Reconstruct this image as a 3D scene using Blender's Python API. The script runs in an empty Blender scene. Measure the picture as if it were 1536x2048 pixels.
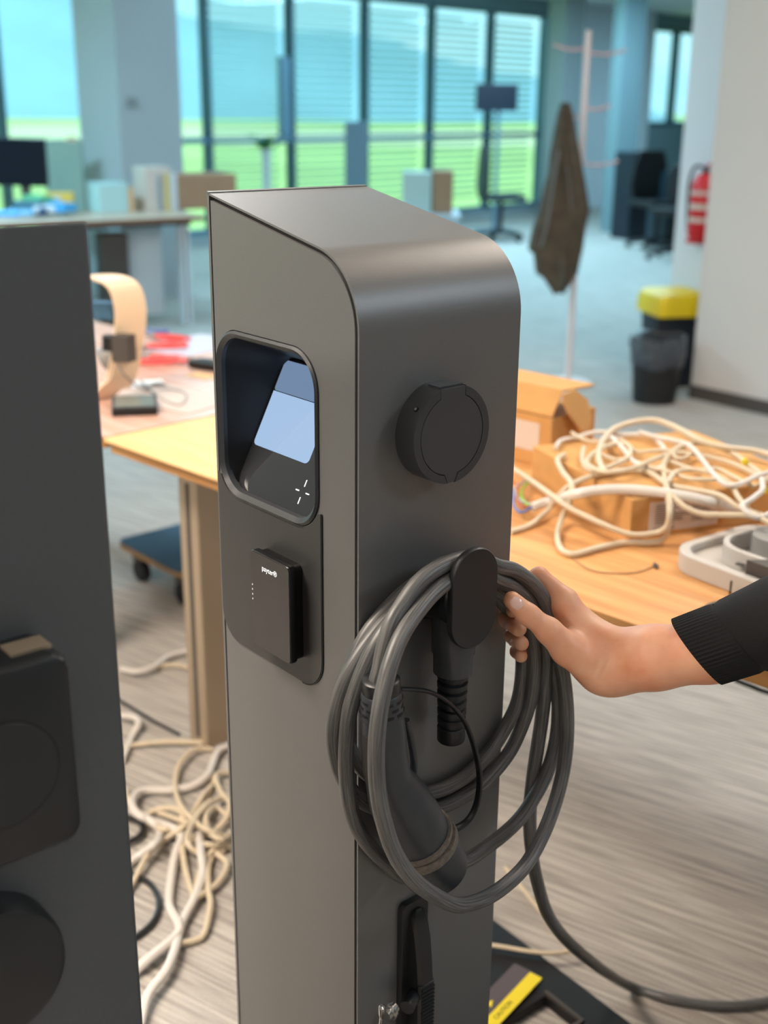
import bpy, bmesh, math, random
import numpy as np
from mathutils import Vector, Matrix
random.seed(4)
C = bpy.context.scene.collection
SC = bpy.context.scene

def lin(r, g, b):
    f = lambda c: (c/255/12.92) if c/255 <= .04045 else ((c/255+.055)/1.055)**2.4
    return (f(r), f(g), f(b), 1)

# ------------------------------------------------------------------ camera
FPX = 2388.; TH = math.radians(18.8); RO = math.radians(.54); CH = 1.42
_r = np.array([1, 0, 0.]); _u = np.array([0, math.sin(TH), math.cos(TH)]); _b = np.array([0, -math.cos(TH), math.sin(TH)])
RM = np.stack([math.cos(RO)*_r+math.sin(RO)*_u, -math.sin(RO)*_r+math.cos(RO)*_u, _b], 1)
CAM = np.array([0, 0, CH])
cd = bpy.data.cameras.new('camera'); cam = bpy.data.objects.new('camera', cd); C.objects.link(cam)
m4 = Matrix([list(RM[0])+[0], list(RM[1])+[0], list(RM[2])+[CH], [0, 0, 0, 1]])
cam.matrix_world = m4
cd.sensor_fit = 'HORIZONTAL'; cd.sensor_width = 36; cd.lens = 36*FPX/1536
cd.clip_start = .05; cd.clip_end = 3000
cd.dof.use_dof = True; cd.dof.focus_distance = 1.24; cd.dof.aperture_fstop = 5.2
SC.camera = cam

# ------------------------------------------------------------------ world
w = bpy.data.worlds.new('world'); SC.world = w; w.use_nodes = True
nt = w.node_tree; nt.nodes.clear()
out = nt.nodes.new('ShaderNodeOutputWorld'); bg = nt.nodes.new('ShaderNodeBackground')
tc = nt.nodes.new('ShaderNodeTexCoord'); mp = nt.nodes.new('ShaderNodeMapping'); mp.inputs['Scale'].default_value = (1, 1, 4)
nz = nt.nodes.new('ShaderNodeTexNoise'); nz.inputs['Scale'].default_value = 3.2; nz.inputs['Detail'].default_value = 5
cr = nt.nodes.new('ShaderNodeValToRGB')
cr.color_ramp.elements[0].position = .42; cr.color_ramp.elements[0].color = (.60, .87, .96, 1)
cr.color_ramp.elements[1].position = .62; cr.color_ramp.elements[1].color = (.84, .97, 1.0, 1)
nt.links.new(tc.outputs['Generated'], mp.inputs[0]); nt.links.new(mp.outputs[0], nz.inputs['Vector'])
nt.links.new(nz.outputs[0], cr.inputs[0]); nt.links.new(cr.outputs[0], bg.inputs[0]); nt.links.new(bg.outputs[0], out.inputs[0])
bg.inputs[1].default_value = 1.75
sd = bpy.data.lights.new('sun', 'SUN'); sd.energy = 4.0; sd.angle = .01; sd.color = (1, .95, .86)
so = bpy.data.objects.new('sun', sd); C.objects.link(so); so.rotation_euler = (math.radians(38), 0, math.radians(-20))

SC.view_settings.view_transform = 'Standard'; SC.view_settings.look = 'None'
SC.view_settings.gamma = 1; SC.view_settings.use_curve_mapping = False
SC.view_settings.exposure = 0.0

NEARW = 1.0   # strength of the unseen ceiling lamps added as fill
def fill_lamp(x, y, e, col, sx=1.2, sy=.6, rz=-48, z=2.70):
    L = bpy.data.lights.new('fill_lamp_light', 'AREA'); L.shape = 'RECTANGLE'; L.size = sx; L.size_y = sy
    L.energy = e; L.color = col
    o = bpy.data.objects.new('fill_lamp_light', L); C.objects.link(o); o.location = (x, y, z); o.rotation_euler = (0, 0, math.radians(rz))
    return o
WARM = (1, .87, .74); NEUT = (.95, .95, .95); COOL = (.42, .78, 1)  # colours of the added fill; the cool one stands in for window daylight
FILL_LAMPS = [(-1.5, 1.3, 110, WARM), (.3, -1.2, 9, NEUT), (-2.6, -.8, 125, WARM), (1.3, 2.7, 36, WARM), (-.7, 3.9, 30, NEUT), (3.2, .6, 52, (.78, .90, 1)),
         (2.3, 5.3, 36, NEUT), (-3.2, 6.5, 150, COOL), (0.1, 7.6, 26, COOL), (2.3, 9.6, 80, COOL), (-1.6, 9.9, 30, COOL), (.7, 12.3, 110, COOL), (1.9, 13.6, 120, COOL), (5.2, 16.5, 70, COOL)]
FILL_LAMP_OBJS = [fill_lamp(*a) for a in FILL_LAMPS]

# ------------------------------------------------------------------ helpers
def ray(x, y): return RM @ np.array([x-768, 1024-y, -FPX])
def onz(x, y, z):
    d = ray(x, y); return CAM+d*((z-CH)/d[2])
def ony(x, y, Y):
    d = ray(x, y); return CAM+d*(Y/d[1])
def onpl(x, y, P, n):
    d = ray(x, y); return CAM+d*(np.dot(np.array(P)-CAM, n)/np.dot(d, n))

def mat(name, col, rough=.5, metal=0., noise=0., nscale=40., bump=0., bscale=200., spec=.5, emit=None, estr=1., **kw):
    m = bpy.data.materials.new(name); m.use_nodes = True; n = m.node_tree; p = n.nodes['Principled BSDF']
    p.inputs['Base Color'].default_value = col; p.inputs['Roughness'].default_value = rough; p.inputs['Metallic'].default_value = metal
    p.inputs['Specular IOR Level'].default_value = spec
    if emit: p.inputs['Emission Color'].default_value = emit; p.inputs['Emission Strength'].default_value = estr
    t = n.nodes.new('ShaderNodeTexCoord')
    if noise > 0:
        a = n.nodes.new('ShaderNodeTexNoise'); a.inputs['Scale'].default_value = nscale; a.inputs['Detail'].default_value = 4
        n.links.new(t.outputs['Object'], a.inputs['Vector'])
        r = n.nodes.new('ShaderNodeValToRGB'); r.color_ramp.elements[0].position = .3; r.color_ramp.elements[1].position = .7
        r.color_ramp.elements[0].color = tuple(c*(1-noise) for c in col[:3])+(1,); r.color_ramp.elements[1].color = tuple(min(1, c*(1+noise)) for c in col[:3])+(1,)
        n.links.new(a.outputs[0], r.inputs[0]); n.links.new(r.outputs[0], p.inputs['Base Color'])
    if bump > 0:
        b = n.nodes.new('ShaderNodeTexNoise'); b.inputs['Scale'].default_value = bscale; b.inputs['Detail'].default_value = 3
        n.links.new(t.outputs['Object'], b.inputs['Vector'])
        q = n.nodes.new('ShaderNodeBump'); q.inputs['Strength'].default_value = bump; q.inputs['Distance'].default_value = .001
        n.links.new(b.outputs[0], q.inputs['Height']); n.links.new(q.outputs[0], p.inputs['Normal'])
    for k, v in kw.items(): p.inputs[k.replace('_', ' ')].default_value = v
    return m

def obj(name, V, F, m, parent=None, smooth=False, label=None, recalc=True, kind=None, bevel=0, bseg=2):
    org = Vector(parent['wl']) if parent and 'wl' in parent else Vector((0, 0, 0))
    me = bpy.data.meshes.new(name); me.from_pydata([tuple(Vector([float(c) for c in v])-org) for v in V], [], [list(map(int, f)) for f in F])
    if recalc:
        b = bmesh.new(); b.from_mesh(me); bmesh.ops.recalc_face_normals(b, faces=b.faces); b.to_mesh(me); b.free()
    if smooth:
        for p in me.polygons: p.use_smooth = True
        try: me.set_sharp_from_angle(angle=math.radians(38))
        except Exception: pass
    me.materials.append(m)
    o = bpy.data.objects.new(name, me); C.objects.link(o)
    if parent: o.parent = parent
    o['wl'] = list(org) if parent else [0., 0., 0.]
    if label: o['label'] = label
    if kind: o['kind'] = kind
    if bevel:
        md = o.modifiers.new('bevel', 'BEVEL'); md.width = bevel; md.segments = bseg; md.limit_method = 'ANGLE'; md.angle_limit = math.radians(40); md.harden_normals = False
    return o
def thing(name, loc, label, cat, group=None):
    o = bpy.data.objects.new(name, None); C.objects.link(o); o.location = [float(c) for c in loc]; o['wl'] = [float(c) for c in loc]
    o['label'] = label; o['category'] = cat; o.empty_display_size = .05
    if group: o['group'] = group
    return o
def tag(o, label, cat, group=None):
    o['label'] = label; o['category'] = cat
    if group: o['group'] = group
    return o
def struct(o): o['kind'] = 'structure'; return o

class Geo:
    def __init__(s): s.V = []; s.F = []
    def add(s, V, F):
        k = len(s.V); s.V += [np.array(v, float) for v in V]; s.F += [[i+k for i in f] for f in F]; return s
    def box(s, fr, x0, x1, y0, y1, z0, z1):
        P = [fr(x, y, z) for x in (x0, x1) for y in (y0, y1) for z in (z0, z1)]
        return s.add(P, [(0, 1, 3, 2), (4, 6, 7, 5), (0, 4, 5, 1), (2, 3, 7, 6), (0, 2, 6, 4), (1, 5, 7, 3)])
    def tube(s, pts, r, n=10, cap=True, squash=None):
        V, F = tube(pts, r, n, cap, squash); return s.add(V, F)
    def loft(s, loops, cap0=True, cap1=True, closed=True):
        V, F = loft(loops, cap0, cap1, closed); return s.add(V, F)
    def obj(s, name, m, parent=None, **k): return obj(name, s.V, s.F, m, parent, **k)
def loft(loops, cap0=True, cap1=True, closed=True):
    n = len(loops[0]); V = [p for l in loops for p in l]; F = []
    for i in range(len(loops)-1):
        for j in range(n if closed else n-1):
            k = (j+1) % n; F.append((i*n+j, i*n+k, (i+1)*n+k, (i+1)*n+j))
    if cap0: F.append(list(range(n)))
    if cap1: F.append([(len(loops)-1)*n+j for j in range(n)])
    return V, F
def tube(pts, r, n=10, cap=True, squash=None):
    P = [np.array(p, float) for p in pts]; N = len(P)
    R = r if hasattr(r, '__len__') else [r]*N
    T = []
    for i in range(N):
        t = P[min(i+1, N-1)]-P[max(i-1, 0)]; T.append(t/(np.linalg.norm(t)+1e-12))
    u = np.cross(T[0], [0, 0, 1.]);
    if np.linalg.norm(u) < .1: u = np.cross(T[0], [0, 1., 0])
    u /= np.linalg.norm(u); L = []
    for i in range(N):
        u = u-T[i]*np.dot(u, T[i]); u /= np.linalg.norm(u)+1e-12; v = np.cross(T[i], u)
        sq = squash or (1, 1)
        L.append([P[i]+R[i]*(sq[0]*math.cos(2*math.pi*k/n)*u+sq[1]*math.sin(2*math.pi*k/n)*v) for k in range(n)])
    return loft(L, cap, cap)
def spline(pts, step=6, cyc=False):
    P = [np.array(p, float) for p in pts]; n = len(P); o = []
    for i in range(n-1):
        p0 = P[max(i-1, 0)]; p1 = P[i]; p2 = P[i+1]; p3 = P[min(i+2, n-1)]
        for k in range(step):
            t = k/step; o.append(.5*((2*p1)+(-p0+p2)*t+(2*p0-5*p1+4*p2-p3)*t*t+(-p0+3*p1-3*p2+p3)*t**3))
    o.append(P[-1]); return o
def frame(o, ax=0., ux=None, uy=None):
    o = np.array(o, float)
    if ux is None:
        c, s = math.cos(math.radians(ax)), math.sin(math.radians(ax)); ux = np.array([c, s, 0]); uy = np.array([-s, c, 0])
    ux = np.array(ux, float); uy = np.array(uy, float)
    return lambda x, y, z: o+ux*x+uy*y+np.array([0, 0, float(z)])
def rrect(x0, x1, y0, y1, r, n=8, corners=(1, 1, 1, 1)):
    # corners: bottom-left, bottom-right, top-right, top-left
    o = []
    for (cx, cy, a0, on) in ((x0, y0, 180, corners[0]), (x1, y0, 270, corners[1]), (x1, y1, 0, corners[2]), (x0, y1, 90, corners[3])):
        rr = r*on if on else 0
        if rr == 0: o.append((cx, cy)); continue
        ox = cx+rr if a0 in (180, 90) else cx-rr; oy = cy+rr if a0 in (180, 270) else cy-rr
        for k in range(n+1):
            a = math.radians(a0+90*k/n); o.append((ox+rr*math.cos(a), oy+rr*math.sin(a)))
    return o
def circ(cx, cy, r, n=48, a0=0, a1=360):
    return [(cx+r*math.cos(math.radians(a0+(a1-a0)*k/n)), cy+r*math.sin(math.radians(a0+(a1-a0)*k/n))) for k in range(n)]
def plate(outer, holes, fn, d0, d1):
    """extruded polygon with holes; fn(x, y, d) -> world"""
    b = bmesh.new(); rings = []
    for ring in [outer]+list(holes):
        vs = [b.verts.new((x, y, 0)) for x, y in ring]; es = [b.edges.new((vs[i], vs[(i+1) % len(vs)])) for i in range(len(vs))]; rings.append((vs, es))
    bmesh.ops.triangle_fill(b, edges=[e for _, es in rings for e in es], use_beauty=True)
    b.verts.index_update(); V2 = [v.co.copy() for v in b.verts]; T = [[v.index for v in f.verts] for f in b.faces]; n = len(V2)
    V = [fn(v.x, v.y, d0) for v in V2]+[fn(v.x, v.y, d1) for v in V2]
    F = [t for t in T]+[[i+n for i in t[::-1]] for t in T]
    for vs, _ in rings:
        ix = [v.index for v in vs]
        for i in range(len(ix)):
            a, c = ix[i], ix[(i+1) % len(ix)]; F.append((a, c, c+n, a+n))
    b.free(); return V, F

ALD = math.radians(39.6)
A_ = np.array([-math.sin(ALD), math.cos(ALD), 0]); B_ = np.array([math.cos(ALD), math.sin(ALD), 0])
P0 = np.array([-.0245, 1.1, 0]); WA = .26; WB = .213
FB = lambda u, z, d=0.: P0+B_*u-A_*d+np.array([0, 0, z])     # front (right) face, d outwards
FA = lambda u, z, d=0.: P0+A_*u-B_*d+np.array([0, 0, z])     # side (left) face, d outwards
def Bp(x, y, off): return onpl(x, y, P0-A_*off, A_)
def Kp(cx, cy, off): return Bp(640+cx/2.695, 1080+cy/2.695, off)

# ------------------------------------------------------------------ materials
M = {}
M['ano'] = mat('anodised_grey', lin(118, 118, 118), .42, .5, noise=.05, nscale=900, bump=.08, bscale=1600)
M['blackgap'] = mat('black_core', (.004, .004, .004, 1), .6)
M['dkpanel'] = mat('dark_panel', lin(62, 61, 61), .45, .2, noise=.04, nscale=700)
M['blkplastic'] = mat('black_plastic', lin(30, 32, 34), .38, 0)
M['satin'] = mat('satin_plastic', lin(58, 60, 63), .36, 0, noise=.05, nscale=300)
M['satin2'] = mat('satin_lid', lin(62, 64, 68), .42, 0, noise=.04, nscale=300)
M['glassblk'] = mat('black_glass', lin(48, 49, 53), .04, 0, spec=1.0)
M['scrreflect'] = mat('screen_reflection', lin(18, 20, 24), .05, 0, emit=lin(122, 148, 180), estr=.85)  # ceiling reflection on the glass, put in as a dim glow
M['scrcard'] = mat('screen_card', lin(18, 20, 24), .05, 0, emit=lin(166, 194, 228), estr=1.0)
M['scrwhite'] = mat('screen_mark', lin(200, 200, 200), .4, emit=(1, 1, 1, 1), estr=.8)
M['reader'] = mat('reader_face', lin(46, 43, 43), .22, 0, noise=.22, nscale=45)
M['readerbk'] = mat('reader_body', lin(14, 14, 15), .3, 0, bump=.1)
M['white'] = mat('white_paint', lin(225, 225, 225), .5, noise=.02, nscale=5)
M['hook'] = mat('hook_plastic', lin(26, 28, 31), .45, bump=.05, bscale=900)
M['cable'] = None
def cable_mat():
    m = bpy.data.materials.new('dusty_cable_rubber'); m.use_nodes = True; n = m.node_tree; p = n.nodes['Principled BSDF']
    t = n.nodes.new('ShaderNodeAttribute'); t.attribute_name = 'along'; a = n.nodes.new('ShaderNodeTexNoise'); a.inputs['Scale'].default_value = 3.2; a.inputs['Detail'].default_value = 8; a.inputs['Roughness'].default_value = .65
    n.links.new(t.outputs['Vector'], a.inputs['Vector'])
    r = n.nodes.new('ShaderNodeValToRGB'); e = r.color_ramp.elements; e[0].position = .34; e[0].color = lin(50, 52, 55); e[1].position = .74; e[1].color = lin(130, 127, 124)
    n.links.new(a.outputs[0], r.inputs[0]); n.links.new(r.outputs[0], p.inputs['Base Color'])
    r2 = n.nodes.new('ShaderNodeMapRange'); r2.inputs[3].default_value = .30; r2.inputs[4].default_value = .55
    n.links.new(a.outputs[0], r2.inputs[0]); n.links.new(r2.outputs[0], p.inputs['Roughness'])
    return m
M['cable'] = cable_mat()
M['plug'] = mat('plug_rubber', lin(50, 53, 58), .4, noise=.08, nscale=60)
M['plugdk'] = mat('plug_dark', lin(24, 26, 29), .42, noise=.1, nscale=60)
M['dusty'] = mat('dusty_band', lin(104, 95, 86), .5, noise=.3, nscale=220)
M['steel'] = mat('steel', lin(190, 188, 184), .25, 1.)
def carpet():
    m = bpy.data.materials.new('streaked_carpet'); m.use_nodes = True; n = m.node_tree; p = n.nodes['Principled BSDF']
    t = n.nodes.new('ShaderNodeTexCoord'); mp = n.nodes.new('ShaderNodeMapping'); mp.vector_type = 'TEXTURE'; mp.inputs['Rotation'].default_value = (0, 0, math.radians(-33)); mp.inputs['Scale'].default_value = (.22, .009, 1)
    a = n.nodes.new('ShaderNodeTexNoise'); a.inputs['Scale'].default_value = 1.; a.inputs['Detail'].default_value = 3
    n.links.new(t.outputs['Object'], mp.inputs[0]); n.links.new(mp.outputs[0], a.inputs['Vector'])
    r = n.nodes.new('ShaderNodeValToRGB'); e = r.color_ramp.elements; e[0].position = .30; e[0].color = lin(146, 139, 132); e[1].position = .66; e[1].color = lin(204, 196, 187)
    n.links.new(a.outputs[0], r.inputs[0])
    c = n.nodes.new('ShaderNodeTexNoise'); c.inputs['Scale'].default_value = 260; n.links.new(t.outputs['Object'], c.inputs['Vector'])
    mx = n.nodes.new('ShaderNodeMixRGB'); mx.blend_type = 'MULTIPLY'; mx.inputs[0].default_value = .35
    n.links.new(r.outputs[0], mx.inputs[1]); n.links.new(c.outputs[0], mx.inputs[2]); n.links.new(mx.outputs[0], p.inputs['Base Color'])
    p.inputs['Roughness'].default_value = .75; p.inputs['Specular IOR Level'].default_value = .35
    b = n.nodes.new('ShaderNodeBump'); b.inputs['Strength'].default_value = .4; b.inputs['Distance'].default_value = .003
    n.links.new(a.outputs[0], b.inputs['Height']); n.links.new(b.outputs[0], p.inputs['Normal'])
    return m
M['carpet'] = carpet()
def wood(name, c0, c1, ang, rough=.4):
    m = bpy.data.materials.new(name); m.use_nodes = True; n = m.node_tree; p = n.nodes['Principled BSDF']
    t = n.nodes.new('ShaderNodeTexCoord'); mp = n.nodes.new('ShaderNodeMapping'); mp.vector_type = 'TEXTURE'; mp.inputs['Rotation'].default_value = (0, 0, math.radians(ang)); mp.inputs['Scale'].default_value = (.9, .06, .06)
    a = n.nodes.new('ShaderNodeTexNoise'); a.inputs['Scale'].default_value = 2.; a.inputs['Detail'].default_value = 6; a.inputs['Distortion'].default_value = .6
    n.links.new(t.outputs['Object'], mp.inputs[0]); n.links.new(mp.outputs[0], a.inputs['Vector'])
    r = n.nodes.new('ShaderNodeValToRGB'); e = r.color_ramp.elements; e[0].position = .36; e[0].color = c0; e[1].position = .64; e[1].color = c1
    n.links.new(a.outputs[0], r.inputs[0]); n.links.new(r.outputs[0], p.inputs['Base Color']); p.inputs['Roughness'].default_value = rough
    return m
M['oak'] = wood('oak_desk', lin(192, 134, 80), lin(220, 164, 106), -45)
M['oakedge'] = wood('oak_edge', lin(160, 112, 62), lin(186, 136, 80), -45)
M['paleoak'] = wood('pale_desk', lin(226, 180, 118), lin(240, 198, 138), -45)
M['pinkreflect'] = wood('desk_pink_reflection', lin(204, 160, 140), lin(216, 180, 164), -45, .25)  # pinkish reflection on the left desktop is put into its wood colour
M['card'] = mat('cardboard', lin(196, 146, 86), .8, noise=.07, nscale=25, bump=.1)
M['cardin'] = mat('cardboard_inside', lin(206, 158, 100), .8)
M['cardfar'] = mat('brown_cardboard', lin(160, 124, 96), .8, noise=.05, nscale=5)
M['label'] = mat('white_label', lin(205, 190, 180), .6)
M['ink'] = mat('black_ink', lin(30, 28, 28), .6)
M['wcable'] = mat('cream_cable', lin(204, 188, 162), .45, noise=.04, nscale=30)
M['wcable2'] = mat('white_cable', lin(212, 204, 196), .4)
M['bcable'] = mat('black_cable', lin(34, 34, 36), .4)
M['devgrey'] = mat('light_grey_plastic', lin(186, 180, 174), .45, noise=.03, nscale=20)
M['devgrey2'] = mat('mid_grey_plastic', lin(140, 138, 136), .45)
M['pcb'] = mat('green_terminal', lin(150, 180, 90), .5)
M['yellow'] = mat('yellow', lin(236, 214, 40), .5)
M['yellowlid'] = mat('yellow_lid', lin(226, 196, 20), .45)
M['black'] = mat('matt_black', lin(15, 15, 17), .55)
M['navy'] = mat('navy_black', lin(20, 26, 38), .5)
M['wall'] = mat('warm_white_wall', lin(205, 200, 196), .8, noise=.015, nscale=2)
M['wall2'] = mat('white_wall', lin(214, 220, 226), .8, noise=.015, nscale=2)
M['wallgrey'] = mat('grey_wall', lin(142, 148, 150), .8, noise=.02, nscale=2)
M['wallteal'] = mat('grey_green_wall', lin(120, 142, 148), .8, noise=.02, nscale=2)
M['ceil'] = mat('ceiling_white', lin(214, 220, 222), .9, noise=.02, nscale=2)
M['base'] = mat('dark_skirting', lin(72, 66, 62), .6)
M['alum'] = mat('dark_aluminium', lin(104, 132, 148), .4, .4)
M['slat'] = mat('blind_slat', lin(165, 196, 205), .4, .3)
M['red'] = mat('extinguisher_red', lin(200, 22, 34), .35)
M['redt'] = mat('red_plastic', lin(222, 66, 62), .4)
M['blue'] = mat('dolly_blue_carpet', lin(62, 98, 124), .9, noise=.15, nscale=120)
M['ply'] = mat('plywood_edge', lin(160, 128, 94), .7)
M['legbeige'] = mat('champagne_metal', lin(176, 158, 136), .35, .5)
M['cream'] = mat('cream_plastic', lin(232, 206, 176), .4)
M['bluewhite'] = mat('cool_white_metal', lin(196, 208, 216), .45)
M['jacket'] = mat('olive_jacket', lin(74, 66, 54), .85, noise=.25, nscale=18)
M['jacket2'] = mat('jacket_lining', lin(110, 108, 106), .8)
M['mon'] = mat('black_screen', lin(14, 20, 30), .25)
M['green'] = mat('leaf_green', lin(40, 110, 50), .6)
M['stand'] = mat('stand_white', lin(222, 210, 210), .4)
M['standp'] = mat('stand_arm_pink', lin(206, 168, 168), .4)
def glass():
    m = bpy.data.materials.new('tinted_window_glass'); m.use_nodes = True; n = m.node_tree; n.nodes.clear()
    o = n.nodes.new('ShaderNodeOutputMaterial'); t = n.nodes.new('ShaderNodeBsdfTransparent'); g = n.nodes.new('ShaderNodeBsdfGlossy'); x = n.nodes.new('ShaderNodeMixShader'); f = n.nodes.new('ShaderNodeMath')
    t.inputs[0].default_value = (.70, .88, .90, 1); g.inputs['Roughness'].default_value = .02; f.operation = 'MULTIPLY'; f.inputs[1].default_value = .05; lw_ = n.nodes.new('ShaderNodeLayerWeight'); n.links.new(lw_.outputs['Facing'], f.inputs[0])
    n.links.new(f.outputs[0], x.inputs[0]); n.links.new(t.outputs[0], x.inputs[1]); n.links.new(g.outputs[0], x.inputs[2]); n.links.new(x.outputs[0], o.inputs[0]); return m
M['glass'] = glass()
def skin():
    m = bpy.data.materials.new('skin'); m.use_nodes = True; n = m.node_tree; p = n.nodes['Principled BSDF']
    t = n.nodes.new('ShaderNodeTexCoord'); a = n.nodes.new('ShaderNodeTexNoise'); a.inputs['Scale'].default_value = 26; a.inputs['Detail'].default_value = 5
    n.links.new(t.outputs['Object'], a.inputs['Vector']); r = n.nodes.new('ShaderNodeValToRGB'); e = r.color_ramp.elements
    e[0].position = .3; e[0].color = lin(228, 152, 116); e[1].position = .7; e[1].color = lin(243, 188, 154)
    n.links.new(a.outputs[0], r.inputs[0]); n.links.new(r.outputs[0], p.inputs['Base Color'])
    p.inputs['Roughness'].default_value = .45; p.inputs['Subsurface Weight'].default_value = .12; p.inputs['Subsurface Radius'].default_value = (.01, .004, .002); p.inputs['Subsurface Scale'].default_value = 1
    b = n.nodes.new('ShaderNodeTexNoise'); b.inputs['Scale'].default_value = 700; n.links.new(t.outputs['Object'], b.inputs['Vector'])
    q = n.nodes.new('ShaderNodeBump'); q.inputs['Strength'].default_value = .12; q.inputs['Distance'].default_value = .0006
    n.links.new(b.outputs[0], q.inputs['Height']); n.links.new(q.outputs[0], p.inputs['Normal']); return m
M['skin'] = skin()
M['nail'] = mat('fingernail', lin(238, 196, 182), .18)
M['cloth'] = mat('black_knit', lin(15, 15, 17), .95, noise=.2, nscale=300, bump=.5, bscale=900)

# ------------------------------------------------------------------ room
E1 = np.array([math.sin(math.radians(42)), math.cos(math.radians(42)), 0]); E2 = np.array([E1[1], -E1[0], 0])
PC = np.array([2.11, 17.44, 0])
HC = 2.78
RR = lambda s, d, z: PC+E1*s+E2*d+np.array([0, 0, float(z)])     # s along the window wall, d into the room
g = Geo(); g.box(RR, -22, 12, -.15, 16, -.2, 0); struct(g.obj('floor', M['carpet']))
g = Geo(); g.box(RR, -22, 12, -.15, 16, HC, HC+.2); struct(g.obj('ceiling', M['ceil']))
g = Geo(); g.box(RR, -22, -21.8, 0, 16, 0, HC); struct(g.obj('wall_back', M['wall']))
g = Geo(); g.box(RR, -21.8, 11.8, 15.8, 16, 0, HC); struct(g.obj('wall_right', M['wall']))
g = Geo(); g.box(RR, 11.8, 12, 0, 16, 0, HC); struct(g.obj('wall_far', M['wallteal']))
SP = 1.19
def window(n, s0, s1, z0, z1, tr, blind, wd=.05):
    fr = Geo(); t = wd/2
    fr.box(RR, s0-t, s0+t, -.06, .06, z0, z1); fr.box(RR, s1-t, s1+t, -.06, .06, z0, z1)
    for z, h in ((z0, .04), (z1, .03)) + (((tr, .03),) if tr else ()): fr.box(RR, s0+t, s1-t, -.05, .05, z-h, z+h)
    f = struct(fr.obj('window_%d' % n, M['alum']))
    zs = [z0, tr, z1] if tr else [z0, z1]
    for a, b in zip(zs[:-1], zs[1:]):
        Geo().box(RR, s0+t, s1-t, -.004, .004, a+.03, b-.03).obj('pane', M['glass'], f)
    if blind:
        bl = Geo(); k = z0+.15
        while k < z1-.05:
            P = [RR(s0+.05, -.16, k), RR(s1-.05, -.16, k), RR(s1-.05, -.115, k+.028), RR(s0+.05, -.115, k+.028)]
            P += [p+np.array([0, 0, -.003]) for p in P]; bl.add(P, [(0, 1, 2, 3), (4, 7, 6, 5), (0, 4, 5, 1), (1, 5, 6, 2), (2, 6, 7, 3), (3, 7, 4, 0)]); k += .078
        bl.obj('blind_slats', M['slat'], f, kind='stuff')
wn = 1
for k in range(14):
    window(wn, -SP*(k+1), -SP*k, .12, 2.58, 1.06, k < 5); wn += 1
g = Geo(); g.box(RR, -SP*14-.02, 0, -.1, .1, 2.6, HC); struct(g.obj('trim_1', M['wallteal']))
g = Geo(); g.box(RR, -SP*14-.02, 0, -.1, .1, 0, .1); struct(g.obj('trim_2', M['wallgrey']))
g = Geo(); g.box(RR, -21.8, -SP*14-.03, -.1, .1, 0, HC); struct(g.obj('wall_left', M['wall2']))
g = Geo(); g.box(RR, .03, 2.75, -.1, .1, 0, HC); struct(g.obj('wall_windows', M['wall2']))
g = Geo(); g.box(RR, 2.75, 11.8, -.1, .1, 0, 1.15); g.box(RR, 2.75, 11.8, -.1, .1, 2.6, HC); g.box(RR, 9.2, 11.8, -.1, .1, 1.15, 2.6); struct(g.obj('wall_parapet', M['wallteal']))
for k in range(8):
    window(wn, 2.8+.78*k, 3.58+.78*k, 1.18, 2.56, None, False, .09); wn += 1
# pillars
def pillar(name, o, ang, w_, d_, m, z1=HC):
    fr = frame(o, ang); return struct(Geo().box(fr, 0, w_, 0, d_, 0, z1).obj(name, m))
q = ony(1118, 300, 15.9); pillar('wall_pillar_slim', (q[0], q[1], 0), 30, .30, .35, M['wallgrey'])
q = ony(1232, 300, 14.6); pillar('wall_pillar_far', (q[0], q[1], 0), 14, .27, .3, M['wallteal'])
# big square column with a light switch: corner towards the camera
q = ony(243, 300, 9.); co = np.array([q[0], q[1], 0])
cf = frame(co, ux=E1, uy=-E2)
struct(Geo().box(cf, 0, .56, 0, .5, 0, HC).obj('wall_column', mat('column_plaster', lin(176, 182, 186), .85, noise=.02, nscale=3)))
q = ony(258, 205, 9.1)
rel = q-co; su = float(np.dot(rel, E1))
sw = Geo().box(cf, su-.045, su+.045, -.012, 0, q[2]-.035, q[2]+.035).obj('light_switch', M['wallgrey']); tag(sw, 'small grey light switch plate on the grey column', 'switch')
# near right wall and white pier behind it
wr = np.array([1.58, 6.06, 0]); wf = frame(wr, ux=-A_, uy=B_)   # x along wall towards the camera-right
struct(Geo().box(wf, 0, 4.2, 0, .1, 0, HC).obj('wall_partition', M['wall']))
struct(Geo().box(wf, 0, 4.2, -.012, 0, 0, .07).obj('baseboard_partition', M['base']))
q = ony(1347, 500, 6.75); pf = frame((q[0], q[1], 0), ux=-A_, uy=B_)
struct(Geo().box(pf, 0, .5, 0, .3, 0, HC).obj('wall_pier', M['wall2']))
# panels for the unseen fill lamps, added to light the room
for i, (x, y, e, c) in enumerate(FILL_LAMPS):
    t = thing('fill_panel', (x, y, HC), 'added flat rectangular panel at the ceiling giving fill light, %s' % ['over the charging posts', 'above the camera', 'behind to the left', 'over the oak desk', 'over the rosy desk', 'far to the right', 'by the coat stand', 'near the square column', 'over the middle floor', 'before the slim pillar', 'over the far desks', 'by the blinds', 'at the far corner', 'over the dark cabinets'][i], 'fill light', 'added fill light panels')
    fr = frame((x, y, 0), -48)
    Geo().box(fr, -.62, .62, -.32, -.3, 2.70, HC).box(fr, -.62, .62, .3, .32, 2.70, HC).box(fr, -.62, -.6, -.3, .3, 2.70, HC).box(fr, .6, .62, -.3, .3, 2.70, HC).obj('fill_panel_frame', M['white'], t)
    Geo().box(fr, -.6, .6, -.3, .3, 2.73, 2.74).obj('diffuser', mat('fill_panel_diffuser', (.9, .9, .9, 1), .5, emit=c+(1,), estr=2.), t)

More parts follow.
